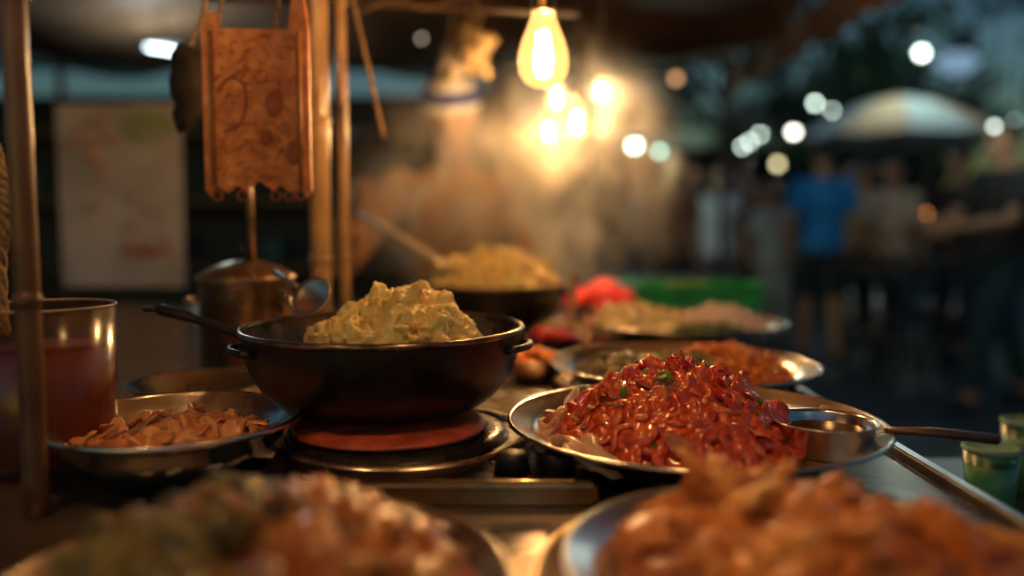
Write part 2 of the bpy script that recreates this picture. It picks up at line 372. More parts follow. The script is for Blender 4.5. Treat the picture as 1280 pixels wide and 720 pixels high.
def bowl(name,label,loc,r,h,m,cat='bowl',steep=False):
    pr=[(0,.002),(r*.80,.002),(r*.88,h*.12),(r*.96,h*.9),(r,h),(r*1.06,h*1.01),(r*1.06,h*.97),(r*.99,h*.9),(r*.91,h*.1),(r*.82,0),(0,0)] if steep else [(0,.002),(r*.55,.002),(r*.78,h*.35),(r*.95,h*.9),(r,h),(r*1.05,h*1.01),(r*1.05,h*.98),(r*.99,h*.9),(r*.82,h*.33),(r*.58,0),(0,0)]
    bm=bmesh.new(); lathe(bm,pr,80); o=link(name,bm,m,loc=loc); tag(o,label,cat); return o
SB=Vector((.292,.785,CT+.016))
bowl('sauce_bowl','small steel sauce bowl on the right side of the red meat plate',SB,.046,.031,steel,steep=True)
bm=bmesh.new(); lathe(bm,[(0,.0),(.0425,.0)],40); o=link('dark_sauce',bm,M('dark_sauce',(.10,.05,.018),(.05,.025,.01),rough=.12,bump=.02),loc=SB+Vector((0,0,.020))); tag(o,'pool of dark sauce in the small steel bowl','sauce')
bm=bmesh.new(); q=SB+Vector((0,0,.024))
tube(bm,[q+Vector((.051,-.012,.0)),q+Vector((.09,-.02,.0)),q+Vector((.145,-.03,-.004))],[.004,.006,.007],10,flat=.7)
o=link('sauce_spoon',bm,postwood); tag(o,'slim wooden spoon handle jutting right from the small sauce bowl','spoon')
# ---- plate 2
c=P(853,449,1.16); P2=(c.x,1.16,CT+.002)
plate('metal_plate','round steel plate of orange shreds and green leaves behind the red meat plate',P2,.180)
def shred_pile(name,label,cat,m,loc,Rr,h,n,L,rad,seed,ry=None,p=.9,mound=True):
    random.seed(seed); bm=bmesh.new(); ry=ry or Rr
    if mound: mound_into(bm,Rr*.93,h*.85,.006,60,seed,p,18,60,ry*.93)
    for i in range(n):
        q=math.sqrt(random.random()); a=R(0,6.283); x=Rr*q*math.cos(a); y=ry*q*math.sin(a); z=h*(1-q*q)**p+R(0,.004)
        d=Vector((R(-1,1),R(-1,1),R(-.5,.5))).normalized()*L*R(.5,1); k=Vector((R(-1,1),R(-1,1),R(-.2,1)))*L*.2
        pp=Vector((x,y,z)); tube(bm,[pp-d/2,pp-d/6+k,pp+d/6+k,pp+d/2],[rad*.6,rad,rad,rad*.5],6)
    o=link(name,bm,m,loc=loc); tag(o,label,cat,kind='stuff'); return o
shred_pile('carrot_shreds','tangle of orange carrot shreds on the second plate','shredded carrot',carrot,(P2[0]+.055,P2[1]+.0,P2[2]+.008),.095,.042,420,.04,.0018,31,.11)
shred_pile('salad_greens','dark green and brown leaf shreds at the left of the second plate','greens',olive,(P2[0]-.065,P2[1]+.01,P2[2]+.006),.085,.030,200,.035,.003,32,.10)
shred_pile('green_topping','green herb shreds between the orange carrots on the second plate','herbs',herb,(P2[0]-.0,P2[1]-.03,P2[2]+.026),.07,.018,120,.028,.0022,33,mound=False)
shred_pile('yellow_topping','yellow shreds scattered over the greens of the second plate','shredded vegetable',cream,(P2[0]-.03,P2[1]-.02,P2[2]+.02),.08,.018,60,.028,.002,36,mound=False)
# ---- plate 3
c=P(853,402,1.62); P3=(c.x,1.62,CT+.004)
plate('metal_plate','farthest round steel plate with cream mash and pink shreds',P3,.192)
mash_heap('cream coloured mound at the left of the farthest plate',(P3[0]-.085,P3[1]-.01,P3[2]+.012),.088,.046,50,9,.012,.09,cream,'cream_mound','puree',.003)
shred_pile('onion_shreds','pale pink onion shreds at the right of the farthest plate','shredded onion',onion,(P3[0]+.075,P3[1]+.015,P3[2]+.008),.092,.046,330,.038,.0022,34,.10)
shred_pile('herb_garnish','dark green herb shreds along the front of the farthest plate','herbs',herb,(P3[0]+.03,P3[1]-.085,P3[2]+.014),.085,.018,130,.03,.0025,35,.045)
# ---- small bowls
c=P(668,442,1.22); bowl('snack_bowl','small dull bowl of orange pieces between the two woks and the plates',(c.x,1.22,CT+.002),.05,.032,steel_dull)
lm=[lump_mesh('orange_piece',carrot,s,(.011,.009,.007)) for s in range(4)]
scatter(lm,26,(c.x,1.22,CT+.02),.042,.018,'orange cooked piece in the small bowl between the woks and plates','snack','orange pieces in the small middle bowl','orange_piece',1,.5,.004)
c=P(690,410,1.42); bowl('relish_bowl','small dark bowl of red relish beside the rear wok',(c.x,1.42,CT+.002),.048,.035,castiron)
lm2=[lump_mesh('red_piece',chilli,s+5,(.012,.009,.008)) for s in range(4)]
scatter(lm2[:],22,(c.x,1.42,CT+.024),.04,.018,'red pepper piece in the relish bowl by the rear wok','pepper','red pieces in the relish bowl','pepper_piece',1,.5,.004)
c=P(755,375,1.95); bowl('pepper_bowl','bowl piled with red peppers in front of the green crate',(c.x,1.95,CT+.002),.085,.035,steel_dull)
lm3=[lump_mesh('red_pepper',chilli,s+15,(.022,.016,.015)) for s in range(4)]
scatter(lm3,40,(c.x,1.95,CT+.026),.078,.045,'shiny red pepper heaped in the bowl by the green crate','pepper','red peppers heaped in the far bowl','red_pepper',1,.5,.006)
greenp=M('green_plastic',(.02,.34,.09),(.01,.24,.06),rough=.35,bump=.05,scale=10)
c=P(862,362,2.18)
t=thing('green_crate','bright green plastic crate at the far end of the counter','crate',(min(c.x,.47),2.2,CT+.002))
bm=bmesh.new()
for x,y,sx,sy in((0,-.085,.34,.006),(0,.085,.34,.006),(-.167,0,.006,.164),(.167,0,.006,.164)): box(bm,(x,y,.030),(sx,sy,.056))
box(bm,(0,0,.004),(.328,.164,.006)); link('crate_body',bm,greenp,t,False)
bm=bmesh.new()
for x,y,sx,sy in((0,-.094,.37,.011),(0,.094,.37,.011),(-.178,0,.011,.176),(.178,0,.011,.176)): box(bm,(x,y,.062),(sx,sy,.010),bev=.002)
link('crate_rim',bm,greenp,t,False)
c0=Vector((min(c.x,.47),2.2,CT+.012))
lg=[lump_mesh('leafy_bundle',herb,s,(.035,.028,.02),.7) for s in range(3)]
scatter(lg,16,c0,.14,.025,'dark leafy bundle inside the green crate','vegetable','leafy bundles in the green crate','leafy_bundle',1,.4,.01,ry=.06)
# ---- foreground right
c=P(1010,695,.475); FR=(c.x,.475,CT+.006)
plate('under_tray','wide brassy tray under the foreground plate of fried food',(FR[0],FR[1],CT+.001),.157,brass,.026,'tray')
plate('metal_plate','blurred foreground plate of orange fried food at lower right',FR,.140,M('blue_steel',(.80,.84,.90),(.66,.69,.74),rough=.28,metal=.95,scale=9,bump=.03),.034)
random.seed(41)
fm=[lump_mesh('fried_piece',fried,s,(R(.024,.036),R(.013,.020),R(.009,.013)),.75,1.2,4) for s in range(12)]
scatter(fm,70,(FR[0]+.014,FR[1],FR[2]+.005),.120,.043,'orange crispy fried piece heaped on the lower right foreground plate','fried piece','fried pieces heaped in the foreground','fried_piece',.7,.5,.003,qmax=.93)
scatter(fm,4,(FR[0]-.040,FR[1]+.055,FR[2]+.004),.025,.048,'orange crispy fried piece heaped on the lower right foreground plate','fried piece','fried pieces heaped in the foreground','fried_piece',.8,.4,.004)
# ---- foreground left
c=P(320,690,.455); FL=(c.x,.455,CT+.003)
plate('metal_plate','blurred foreground plate of mixed vegetables at lower left',FL,.140,steel,.034)
random.seed(42)
def mk(nm,m,k): return [lump_mesh(nm,m,s+k,(R(.018,.028),R(.013,.019),R(.008,.012)),.6,1.2,3) for s in range(4)]
mB=mk('brown_piece',brownf,1); mO=mk('olive_piece',olive,11); mR=mk('orange_chunk',rustf,21); mP=mk('pale_piece',palef,31); mC=mk('red_chunk',chilli,51)
cc=(FL[0],FL[1],FL[2]+.014)
scatter(mO,55,cc,.120,.049,'olive green vegetable piece on the lower left foreground plate','vegetable','olive pieces on the lower left plate','olive_piece',.8,.6,.004,amin=1.4,amax=5.0)
scatter(mB,44,cc,.120,.049,'brown cooked piece on the lower left foreground plate','vegetable','brown pieces on the lower left plate','brown_piece',.8,.6,.004)
scatter(mR,28,cc,.118,.048,'rusty orange cooked chunk on the lower left foreground plate','vegetable','orange chunks on the lower left plate','orange_chunk',.8,.6,.005,amin=-1.2,amax=2.2,qmax=.85)
scatter(mP,6,cc,.118,.046,'pale glistening piece on the lower left foreground plate','vegetable','pale pieces on the lower left plate','pale_piece',.8,.6,.002)
scatter(mC,3,cc,.118,.044,'red cooked chunk at the right of the lower left plate','vegetable','red chunks on the lower left plate','red_chunk',.8,.6,.004,amin=-.8,amax=.6,qmin=.5,sc_=(.5,.8))
# ---- left bowl with slices
c=P(219,540,.775); LB=(c.x,.775,CT+.002)
plate('metal_bowl','wide steel bowl of pinkish orange slices left of the stove',LB,.112,steel,.050,'bowl',.5)
random.seed(43)
cm=[strip_mesh('orange_slice',chipm,s+100,R(.024,.036),R(.016,.024),.0028,.9,.2,.6) for s in range(7)]
scatter(cm,120,(LB[0],LB[1],LB[2]+.026),.092,.016,'curled pinkish orange slice in the wide bowl left of the stove','slice','curled slices in the left bowl','orange_slice',.9,.3,.0)
bm=bmesh.new(); mound_into(bm,.085,.018,.006,60,3,.9,18,60); o=link('slice_heap',bm,chipm,loc=(LB[0],LB[1],LB[2]+.022)); tag(o,'packed orange slices at the bottom of the wide left bowl','slices',kind='stuff')
c=P(243,488,.97)
bm=bmesh.new(); lathe(bm,[(0,.0),(.10,0),(.104,.004),(.104,.014),(.10,.018),(0,.018)],64); o=link('round_board',bm,wood,loc=(c.x-.005,.985,CT+.001)); tag(o,'round wooden board under the small empty steel bowl','board')
bowl('metal_bowl','small empty steel bowl on the round board behind the slice bowl',(c.x,.985,CT+.020),.078,.026,steel_dull)
def glass(label,loc,r,h,lh):
    t=thing('drinking_glass',label,'glass',loc)
    bm=bmesh.new(); lathe(bm,[(0,.0),(r*.92,0),(r*.95,.004),(r,h),(r-.003,h+.001),(r*.95-.003,.008),(0,.008)],64); link('glass_wall',bm,thin_glass('clear_glass',(.95,.90,.84),.05,.2),t)
    bm=bmesh.new(); lathe(bm,[(r-.0012,h-.001),(r+.0012,h),(r,h+.002),(r-.001,h)],64,closed=True); link('rim',bm,M('glass_rim',(.45,.36,.28),(.3,.25,.2),rough=.15,bump=0),t)
    bm=bmesh.new(); lathe(bm,[(0,.009),(r*.92,.009),(r*.95,lh),(0,lh)],64); link('red_drink',bm,M('red_drink',(.20,.030,.010),(.12,.014,.006),rough=.6,bump=.02,scale=8),t)
c=P(58,440,.80); glass('large clear glass of dark red drink at the far left',(c.x,.80,CT+.002),.062,.150,.112)
# ---- pot
c=P(309,400,1.17); PT=(c.x,1.17,CT+.002)
t=thing('cooking_pot','tall dull metal pot with lid behind the wok handle','pot',PT)
alum=M('old_aluminium',(.60,.44,.29),(.36,.25,.15),rough=.3,metal=.9,scale=12,bump=.2,rv=.10)
bm=bmesh.new(); lathe(bm,[(0,0),(.058,0),(.062,.004),(.063,.145),(.066,.148),(.066,.152),(.061,.152),(.06,.01),(0,.01)],64); link('pot_body',bm,alum,t)
bm=bmesh.new(); lathe(bm,[(0,.176),(.02,.174),(.045,.166),(.062,.156),(.067,.153),(.067,.150),(0,.153)],64); ld=link('lid',bm,alum,t)
bm=bmesh.new(); lathe(bm,[(0,.192),(.009,.19),(.011,.184),(.005,.178),(0,.176)],24); link('lid_knob',bm,blackmat,ld)
for s in(-1,1):
    bm=bmesh.new(); tube(bm,spline([(s*.062,-.018,.12),(s*.08,-.012,.122),(s*.08,.012,.122),(s*.062,.018,.12)],5),.0028,8); link('side_handle',bm,alum,t)
bm=bmesh.new(); tube(bm,[P(316,333,1.17),P(309,180,1.14)],[.0055,.0045],12); o=link('ladle_rod',bm,alum); tag(o,'upright metal rod rising from the pot lid to the orange board','rod')
# ---- ladles and spoons
def spoon(name,label,a,b,r,rb,m,cat='spoon',roll=0):
    t=thing(name,label,cat,a); bm=bmesh.new(); a=Vector(a); d=Vector(b)-a
    tube(bm,[d,d*.5,Vector((0,0,0))],[r*1.3,r,r],10); link('handle',bm,m,t)
    bm=bmesh.new(); q=((-d.normalized()).to_track_quat('X','Z')@Quaternion((1,0,0),roll)).to_matrix()
    lathe(bm,[(0,-.006),(rb*.5,-.004),(rb*.85,.002),(rb,.006),(rb*.96,.007),(rb*.8,.004),(rb*.45,-.001),(0,-.003)],32)
    for v in bm.verts: v.co=q@Vector((v.co.x*1.35+rb*1.1,v.co.y,v.co.z))
    link('spoon_bowl',bm,m,t); return t
spoon('cooking_ladle','long pale wooden ladle slanting into the rear wok',P(552,328,1.66),P(448,266,2.0),.008,.026,M('pale_wood',(.95,.76,.52),(.8,.6,.38),rough=.5,scale=20,bump=.2))
spoon('steel_spatula','shiny steel serving spoon resting in the front wok at its left',P(380,364,.965),P(345,340,1.02),.003,.024,M('bright_steel',(.8,.76,.7),(.65,.6,.55),rough=.35,metal=.95,scale=20,bump=.05),roll=.9)
bm=bmesh.new(); tube(bm,spline([P(350,388,.99),P(352,368,.985),P(360,366,.98),P(364,384,.97)],5),.0018,8); o=link('wire_hook',bm,steel_dull); tag(o,'small bent wire hook at the back left of the front wok','hook')
spoon('wooden_spoon','upright pale wooden spoon standing beside the rear wok',P(712,430,1.45),P(718,345,1.5),.006,.014,bamboo)
# ---------------------------------------------------------------- poles
def pole(name,label,a,b,r,m,nodes=True,cat='pole'):
    t=thing(name,label,cat,a); a=Vector(a); d=Vector(b)-a; L=d.length; n=40
    pts=[];rr=[]
    for i in range(n+1):
        u=i/n; pts.append(d*u); rr.append(r*(1.0+.02*math.sin(i*1.7)))
    bm=bmesh.new(); tube(bm,pts,rr,20); link('shaft',bm,m,t)
    if nodes:
        k=.17
        while k<L:
            p=d.normalized()*k; q=d.normalized()
            bm=bmesh.new(); tube(bm,[p-q*.006,p-q*.002,p+q*.002,p+q*.006],[r*1.0,r*1.14,r*1.14,r*1.0],20); link('node_ring',bm,m,t); k+=R(.16,.24)
    return t
random.seed(5)
a=P(400,300,1.30); b=P(398,0,1.30)
pole('bamboo_pole','thicker golden pole behind the orange board, left of a thin one',(a.x,1.30,CT+.001),(b.x,1.30,2.05),.0155,bamboo)
a=P(431,300,1.36)
pole('bamboo_pole','thinner golden pole just right of the thicker one',(a.x,1.36,CT+.001),(a.x-.004,1.36,2.05),.0088,bamboo)
pole('wooden_post','brown wooden post at the left edge in front of the glass',(P(45,600,.66).x,.66,CT+.001),(P(16,0,.66).x,.66,1.9),.0095,postwood)
pole('cross_bar','dark horizontal bar under the stall roof behind the bulb',P(250,-6,1.40),P(720,14,1.75),.009,darkwood)
def rope(name,label,pts,r,m=ropem,cat='rope',n=8,parent=None):
    bm=bmesh.new(); sp=spline(pts,n)
    for ph in (0,2.09,4.19):
        q=[]
        for i,p in enumerate(sp):
            q.append(p+Vector((math.cos(i*.9+ph)*r*.45,math.sin(i*.9+ph)*r*.45,0)))
        tube(bm,q,r*.6,6)
    o=link(name,bm,m)
    if parent:
        o.parent=parent; o.matrix_parent_inverse=(Matrix.Translation(parent.location)@parent.rotation_euler.to_matrix().to_4x4()).inverted()
    else: tag(o,label,cat)
    return o
rope('slanting_rope','slanting rope running down right of the golden poles',[P(436,-20,1.3),P(450,40,1.3),P(466,110,1.3),P(480,172,1.3)],.0035)
rope('knotted_rope','knotted rope hanging at the extreme left edge',[P(-8,180,.75),P(4,230,.75),P(8,270,.75),P(0,330,.75),P(4,420,.75)],.006)
rope('loose_rope','loose rope looped over the horizontal bar near the bulb',[P(440,20,1.5),P(490,2,1.5),P(540,10,1.55),P(590,-6,1.6),P(602,28,1.6)],.003)
# ---------------------------------------------------------------- orange board
q=P(322,135,1.05)
t=thing('orange_board','carved orange wooden board hanging on cords at upper left','hanging board',q,math.radians(4))
W=.126;H=.19
bm=bmesh.new()
out=[]
out+= [(-W/2,H/2-.004),(-W/2+.006,H/2+.016),(-W/2+.016,H/2+.018),(-W/2+.02,H/2-.002),(W/2-.024,H/2-.002),(W/2-.018,H/2+.04),(W/2-.006,H/2+.042),(W/2,H/2)]
out+= [(W/2,-H/2-.004),(W/2-.006,-H/2-.012)]
for k in range(25):
    u=k/24; out.append((W/2-.012-u*(W-.024),-H/2+.004*math.cos(u*math.pi*8)-.003+(.006 if .35<u<.65 else 0)))
out+= [(-W/2+.006,-H/2-.012),(-W/2,-H/2-.004)]
fv=[bm.verts.new((x,-.006,z)) for x,z in out]; bv=[bm.verts.new((x,.006,z)) for x,z in out]
bm.faces.new(fv); bm.faces.new(bv[::-1])
for k in range(len(out)): bm.faces.new((fv[k],bv[k],bv[(k+1)%len(out)],fv[(k+1)%len(out)]))
link('board_panel',bm,orangem,t,False)
bm=bmesh.new()
random.seed(9)
for k in range(230):
    x=R(-W/2+.012,W/2-.016); z=R(-H/2+.010,H/2-.008); w=R(.004,.016)
    if x+w>W/2-.010: continue
    p0=Vector((x,-.0066,z)); pts=[p0,p0+Vector((w*.5,0,R(-.005,.005))),p0+Vector((w*R(.6,1),0,R(-.007,.007)))]
    tube(bm,spline(pts,3),R(.0008,.0022),7,flat=.5)
link('carved_relief',bm,M('orange_relief',(.50,.14,.035),(.88,.38,.12),rough=.45,scale=70,bump=.4),t)
for x,z,rx_,rz_ in((.022,.006,.010,.015),(.046,-.052,.010,.013),(.012,-.036,.006,.008)):
    bm=bmesh.new(); lathe(bm,[(0,0),(.8,0),(1,.0015),(1.1,0)],32)
    for v in bm.verts: v.co=Vector((v.co.x*rx_+x,-.0095-v.co.z,v.co.y*rz_+z+.002*math.sin(v.co.x*3)))
    link('round_motif',bm,brickdark,t)
bm=bmesh.new(); tube(bm,spline([(-.045,-.008,.02),(-.03,-.008,.035),(-.015,-.008,.028),(-.012,-.008,.005),(-.02,-.008,-.02),(-.04,-.008,-.03)],6),.002,8,flat=.5); link('curved_motif',bm,brickdark,t)
for x in(-.052,.052):
    bm=bmesh.new(); tube(bm,[(x,-.009,-H/2+.002),(x,-.009,H/2-.006)],.0028,8); link('edge_rod',bm,wood,t)
for x in(-.05,-.02,.02,.036,.05):
    bm=bmesh.new(); n=14; tube(bm,[(x+.006*math.cos(2*math.pi*k/n),-.002,-H/2-.011+.006*math.sin(2*math.pi*k/n)) for k in range(n+1)],.0014,6); link('metal_ring',bm,brickdark,t)
rope('hanging_cord','',[P(282,-20,1.05),P(276,10,1.05),P(272,42,1.05)],.0022,parent=t)
rope('hanging_cord','',[P(354,-20,1.05),P(345,20,1.05),P(343,50,1.05)],.0032,parent=t)
q=P(236,112,1.12)
bm=bmesh.new()
lathe(bm,[(0,.055),(.012,.053),(.019,.044),(.021,.03),(.0225,.01),(.021,-.008),(.017,-.022),(.019,-.03),(.012,-.046),(.004,-.054),(0,-.055)],32)
for v in bm.verts: v.co+=Vector((fbm(v.co*40),fbm(v.co*40+Vector((5,0,0))),fbm(v.co*40+Vector((0,9,0)))))*.007+Vector((-.3*max(0,-v.co.z-.02),0,0))
o=link('hanging_pouch',bm,M('dark_cloth',(.035,.028,.022),(.015,.012,.010),rough=.8,scale=40,bump=.5),loc=q); tag(o,'dark crumpled pouch hanging left of the orange board','pouch')
rope('hanging_cord','',[P(262,-20,1.12),P(250,25,1.12),P(237,62,1.12)],.003,parent=o)
# ---------------------------------------------------------------- bulbs
glowglass=thin_glass('bulb_glass',(1,.93,.8),.1,.08,(1,.52,.15),.95)
fil=EM('filament',(1,.66,.30),60)
fil2=EM('small_filament',(1,.66,.30),40)
socketm=M('brass_socket',(.45,.3,.13),(.25,.16,.07),rough=.3,metal=1)
def bulb(label,q,s,power,core=1,group=None,top=2.02,glow=glowglass,col=(1,.54,.21),f_=None):
    t=thing('light_bulb',label,'light bulb',q,0,group)
    bm=bmesh.new(); lathe(bm,[(r*s,z*s) for r,z in [(0,-.052),(.012,-.0505),(.023,-.045),(.030,-.035),(.0325,-.022),(.0315,-.008),(.027,.008),(.021,.022),(.0165,.034),(.015,.043)]],40); link('glass_bulb',bm,glow,t)
    bm=bmesh.new(); n=90
    tube(bm,[(.0085*s*math.cos(k*.62)*(1-.4*abs(k/n-.5)),.0085*s*math.sin(k*.62),(-.032+.048*k/n)*s) for k in range(n+1)],.0022*s*core,5); link('filament',bm,f_ or fil,t)
    bm=bmesh.new(); lathe(bm,[(r*s,z*s) for r,z in [(0,.043),(.0155,.043),(.016,.05),(.0145,.053),(.016,.056),(.0145,.059),(.016,.062),(.014,.07),(.005,.076),(0,.076)]],28); link('socket',bm,socketm,t)
    bm=bmesh.new(); tube(bm,[(0,0,.075*s),(0,0,max(.1*s,top-q.z))],.002,8); link('cord',bm,blackmat,t)
    if power:
        L=bpy.data.lights.new('bulb_light','POINT'); L.energy=power; L.color=col; L.shadow_soft_size=.012*s
        lo=bpy.data.objects.new('bulb_light',L); C.objects.link(lo); lo.parent=t; lo.location=(0,0,-.01*s)
    return t
bulb('large clear filament bulb hanging in front of the others',P(679,58,1.10),1.0,16)
bulb('small glowing bulb directly below the large bulb',P(696,119,2.0),.68,17,f_=fil2)
bulb('brightest small glowing bulb, lowest right of the cluster in the steam',P(722,148,1.9),.78,24,f_=fil2)
bulb('small glowing bulb lowest left of the cluster in the steam',P(686,161,2.05),.62,18,f_=fil2)
bulb('small whitish bulb right of the bulb cluster in the steam',P(751,111,2.15),.55,14,col=(1,.70,.38),f_=fil2)
bulb('unseen filament bulb added above the foreground plates for their warm light',Vector((.06,.50,1.60)),1.0,12)  # out-of-frame bulb, added for the warm light on the foreground food
bulb('unseen filament bulb added above the left bowl to light the orange board',Vector((-.42,.50,1.62)),1.0,9)  # out-of-frame bulb, put in to light the hanging board from front left
# ---------------------------------------------------------------- stall roof
tarp=M('brown_tarp',(.24,.12,.06),(.13,.06,.03),rough=.75,scale=3,bump=.5,bd=.02)
t=thing('stall_roof','brown cloth roof sagging over the food stall','roof',(0,0,0))
bm=bmesh.new(); nx,ny=50,50; g=[]
for i in range(nx+1):
    row=[]
    for j in range(ny+1):
        x=-2.6+3.85*i/nx; y=-.6+5.6*j/ny
        z=2.08-.05*math.sin(j/ny*math.pi*4)**2-.06*math.sin(i/nx*math.pi*3)**2+.04*fbm(Vector((x,y,0))*1.5)-.05*(y/5)
        row.append(bm.verts.new((x,y,z)))
    g.append(row)
for i in range(nx):
    for j in range(ny): bm.faces.new((g[i][j],g[i+1][j],g[i+1][j+1],g[i][j+1]))
link('cloth_cover',bm,tarp,t)
bm=bmesh.new(); a=[];b=[]
for j in range(81):
    y=-.6+5.6*j/80; w=.02*math.sin(j*.9); a.append(bm.verts.new((1.255+w*.3,y,2.05-.05*y/5))); b.append(bm.verts.new((1.26+w,y,1.86-.05*y/5+.03*abs(math.sin(j*.45)))))
for j in range(80): bm.faces.new((a[j],a[j+1],b[j+1],b[j]))
link('valance',bm,tarp,t)
for x,y in((-2.5,4.8),(1.2,4.9)):
    bm=bmesh.new(); tube(bm,[(x,y,0),(x,y,2.0)],.022,14); link('support_pole',bm,darkwood,t)
# ---------------------------------------------------------------- left backdrop
panelm=M('dark_panel',(.03,.03,.028),(.014,.014,.014),rough=.7,scale=5,bump=.2)
c=P(150,245,2.45)
t=thing('poster','faded white poster with red hatted figure and green patch behind the glass','poster',(c.x,2.45,c.z),math.radians(-6))
PW,PH=.37,.52
bm=bmesh.new(); box(bm,(0,.004,0),(PW,.006,PH)); link('paper_sheet',bm,M('poster_paper',(.62,.58,.62),(.44,.40,.43),rough=.6,scale=6,bump=.05),t,False)
bm=bmesh.new(); mound_into(bm,.085,.0001,0,1,1,1,6,30,.05)
for v in bm.verts: v.co=Vector((v.co.x+.09,-.0015,v.co.y+.19))
link('green_patch',bm,M('poster_green',(.28,.36,.18),(.44,.44,.34),rough=.6,scale=12,bump=0),t)
pk_=M('poster_pink',(.46,.19,.17),(.54,.34,.32),rough=.6,scale=22,bump=0)
bm=bmesh.new()
tube(bm,spline([(-.14,.002,.15),(-.12,.002,.175),(-.10,.002,.20),(-.07,.002,.205),(-.045,.002,.20),(-.03,.002,.155)],6),.008,8); tube(bm,spline([(-.165,.002,.14),(-.08,.002,.150),(.0,.002,.155)],6),.007,8)
tube(bm,spline([(-.085,.002,.13),(-.075,.002,.10),(-.055,.002,.085),(-.05,.002,.05)],6),[.014]*7+[.010]*6+[.007]*6,8); link('hat_drawing',bm,pk_,t)
bm=bmesh.new()
for k in range(9):
    x=.0+k*.018; z=-.17+.012*math.sin(k*2.1); tube(bm,spline([(x,-.001,z),(x+.006,-.001,z+.03*(1+.5*math.sin(k*3))),(x+.012,-.001,z+.004),(x+.016,-.001,z)],4),.004,6)
link('red_lettering',bm,M('poster_red',(.50,.10,.08),(.55,.22,.17),rough=.6,scale=15,bump=0),t)
rosem=M('poster_rose',(.56,.38,.37),(.55,.47,.47),rough=.6,scale=15,bump=0)
for x,z,w,h in((.05,-.02,.06,.04),(.10,-.06,.07,.05),(.03,-.09,.05,.03),(-.08,-.05,.05,.06)):
    bm=bmesh.new(); tube(bm,spline([(x-w/2,.001,z),(x,.001,z+h/2),(x+w/2,.001,z)],5),.009,6)
    link('pink_figure',bm,rosem,t)
teal=M('teal_awning',(.05,.16,.14),(.025,.08,.075),rough=.7,scale=4,bump=.3)
t=thing('market_stall','dark neighbouring stall with teal awning beyond the poster','market stall',(-2.2,5.6,0))
bm=bmesh.new(); box(bm,(0,.6,1.0),(4.4,.05,2.0)); link('back_wall',bm,panelm,t,False)
bm=bmesh.new(); n=40; a=[];b=[]
for k in range(n+1):
    x=-2.2+4.4*k/n; a.append(bm.verts.new((x,.6,2.5))); b.append(bm.verts.new((x,-.6+.02*math.sin(k),2.15)))
c_=[bm.verts.new((v.co.x,-.6+.03*math.sin(i*1.3),1.96+.03*math.cos(i*.8))) for i,v in enumerate(b)]
for k in range(n): bm.faces.new((a[k],a[k+1],b[k+1],b[k])); bm.faces.new((b[k],b[k+1],c_[k+1],c_[k]))
link('awning',bm,teal,t)
for z in(.8,1.25,1.7):
    bm=bmesh.new(); box(bm,(0,.35,z),(4.0,.4,.03)); link('shelf',bm,darkwood,t,False)
for x in(-2.1,2.1):
    bm=bmesh.new(); tube(bm,[(x,-.5,0),(x,-.5,2.18)],.025,12); link('post',bm,darkwood,t)
random.seed(77)
jc=[M('jar_a',(.16,.09,.05),rough=.2),M('jar_b',(.05,.12,.10),rough=.2),M('jar_c',(.28,.17,.13),rough=.2)]
for i in range(22):
    bm=bmesh.new(); r_=R(.04,.08); h=R(.12,.26); lathe(bm,[(0,0),(r_,0),(r_,h*.75),(r_*.55,h*.85),(r_*.6,h),(0,h)],20)
    z=random.choice((.815,1.265,1.715)); o=link('storage_jar',bm,jc[i%3],loc=(-4.0+i*.18,5.95+R(-.05,.05)-.0,z)); tag(o,'blurred storage jar on the shelves of the dark left stall','jar','jars on the dark stall shelves')
c=P(202,61,3.7)
t=thing('tube_lamp','short white tube lamp glowing above the poster','lamp',c)
bm=bmesh.new(); tube(bm,[(-.06,0,.008),(.06,0,-.010)],.007,12); link('glow_tube',bm,EM('white_tube',(.75,.95,1),10),t)
bm=bmesh.new(); box(bm,(0,0,.020),(.17,.03,.015)); link('housing',bm,panelm,t,False)
bm=bmesh.new(); tube(bm,[(0,0,.02),(0,0,.2)],.004,8); link('cord',bm,blackmat,t)
L=bpy.data.lights.new('tube_light','POINT'); L.energy=10; L.color=(.7,.95,1); L.shadow_soft_size=.04; lo=bpy.data.objects.new('tube_light',L); C.objects.link(lo); lo.parent=t; lo.location=(0,-.0,-.02)
# ---------------------------------------------------------------- background lamps
def lamp(label,px,py,Y,r,col,s,power=0,sx=1,up=.5):
    c=P(px,py,Y); t=thing('hanging_lamp',label,'lamp',c)
    bm=bmesh.new(); ell(bm,(0,0,0),(r*sx,r,r),3); link('globe',bm,EM('globe_glow',col,s),t)
    bm=bmesh.new(); lathe(bm,[(r*.4,r*1.25),(r*.5,r*1.2),(r*1.0,r*.75),(r*.95,r*.7),(r*.4,r*1.1)],20,closed=True); link('cap',bm,blackmat,t)
    bm=bmesh.new(); tube(bm,[(0,0,r),(0,0,r+up)],.006,6); link('cord',bm,blackmat,t)
    if power:
        L=bpy.data.lights.new('lamp_light','POINT'); L.energy=power; L.color=col; L.shadow_soft_size=r; lo=bpy.data.objects.new('lamp_light',L); C.objects.link(lo); lo.parent=t; lo.location=(0,0,-r*.3)
G=(.80,1,.86); Wt=(.85,1,.9)
lamp('bright lamp high at upper right in front of the trees',1152,66,10,.045,G,15,130)
lamp('bright lamp upper left of the big umbrella',1019,129,9,.024,G,15)
lamp('smaller lamp at the top left edge of the big umbrella',1040,138,9.3,.018,G,12)
lamp('wide white lamp just left of the big umbrella',992,165,8.5,.025,(1,1,.85),16,85,1.4)
lamp('white lamp third from the umbrella in the row',950,168,8.8,.018,G,14)
lamp('white lamp second lowest of the row',937,177,8.6,.018,G,14)
lamp('white lamp lowest of the row on the left',928,183,8.4,.018,G,14)
lamp('yellow green lamp below the row beside the umbrella',972,205,8.2,.030,(1,.85,.45),6)
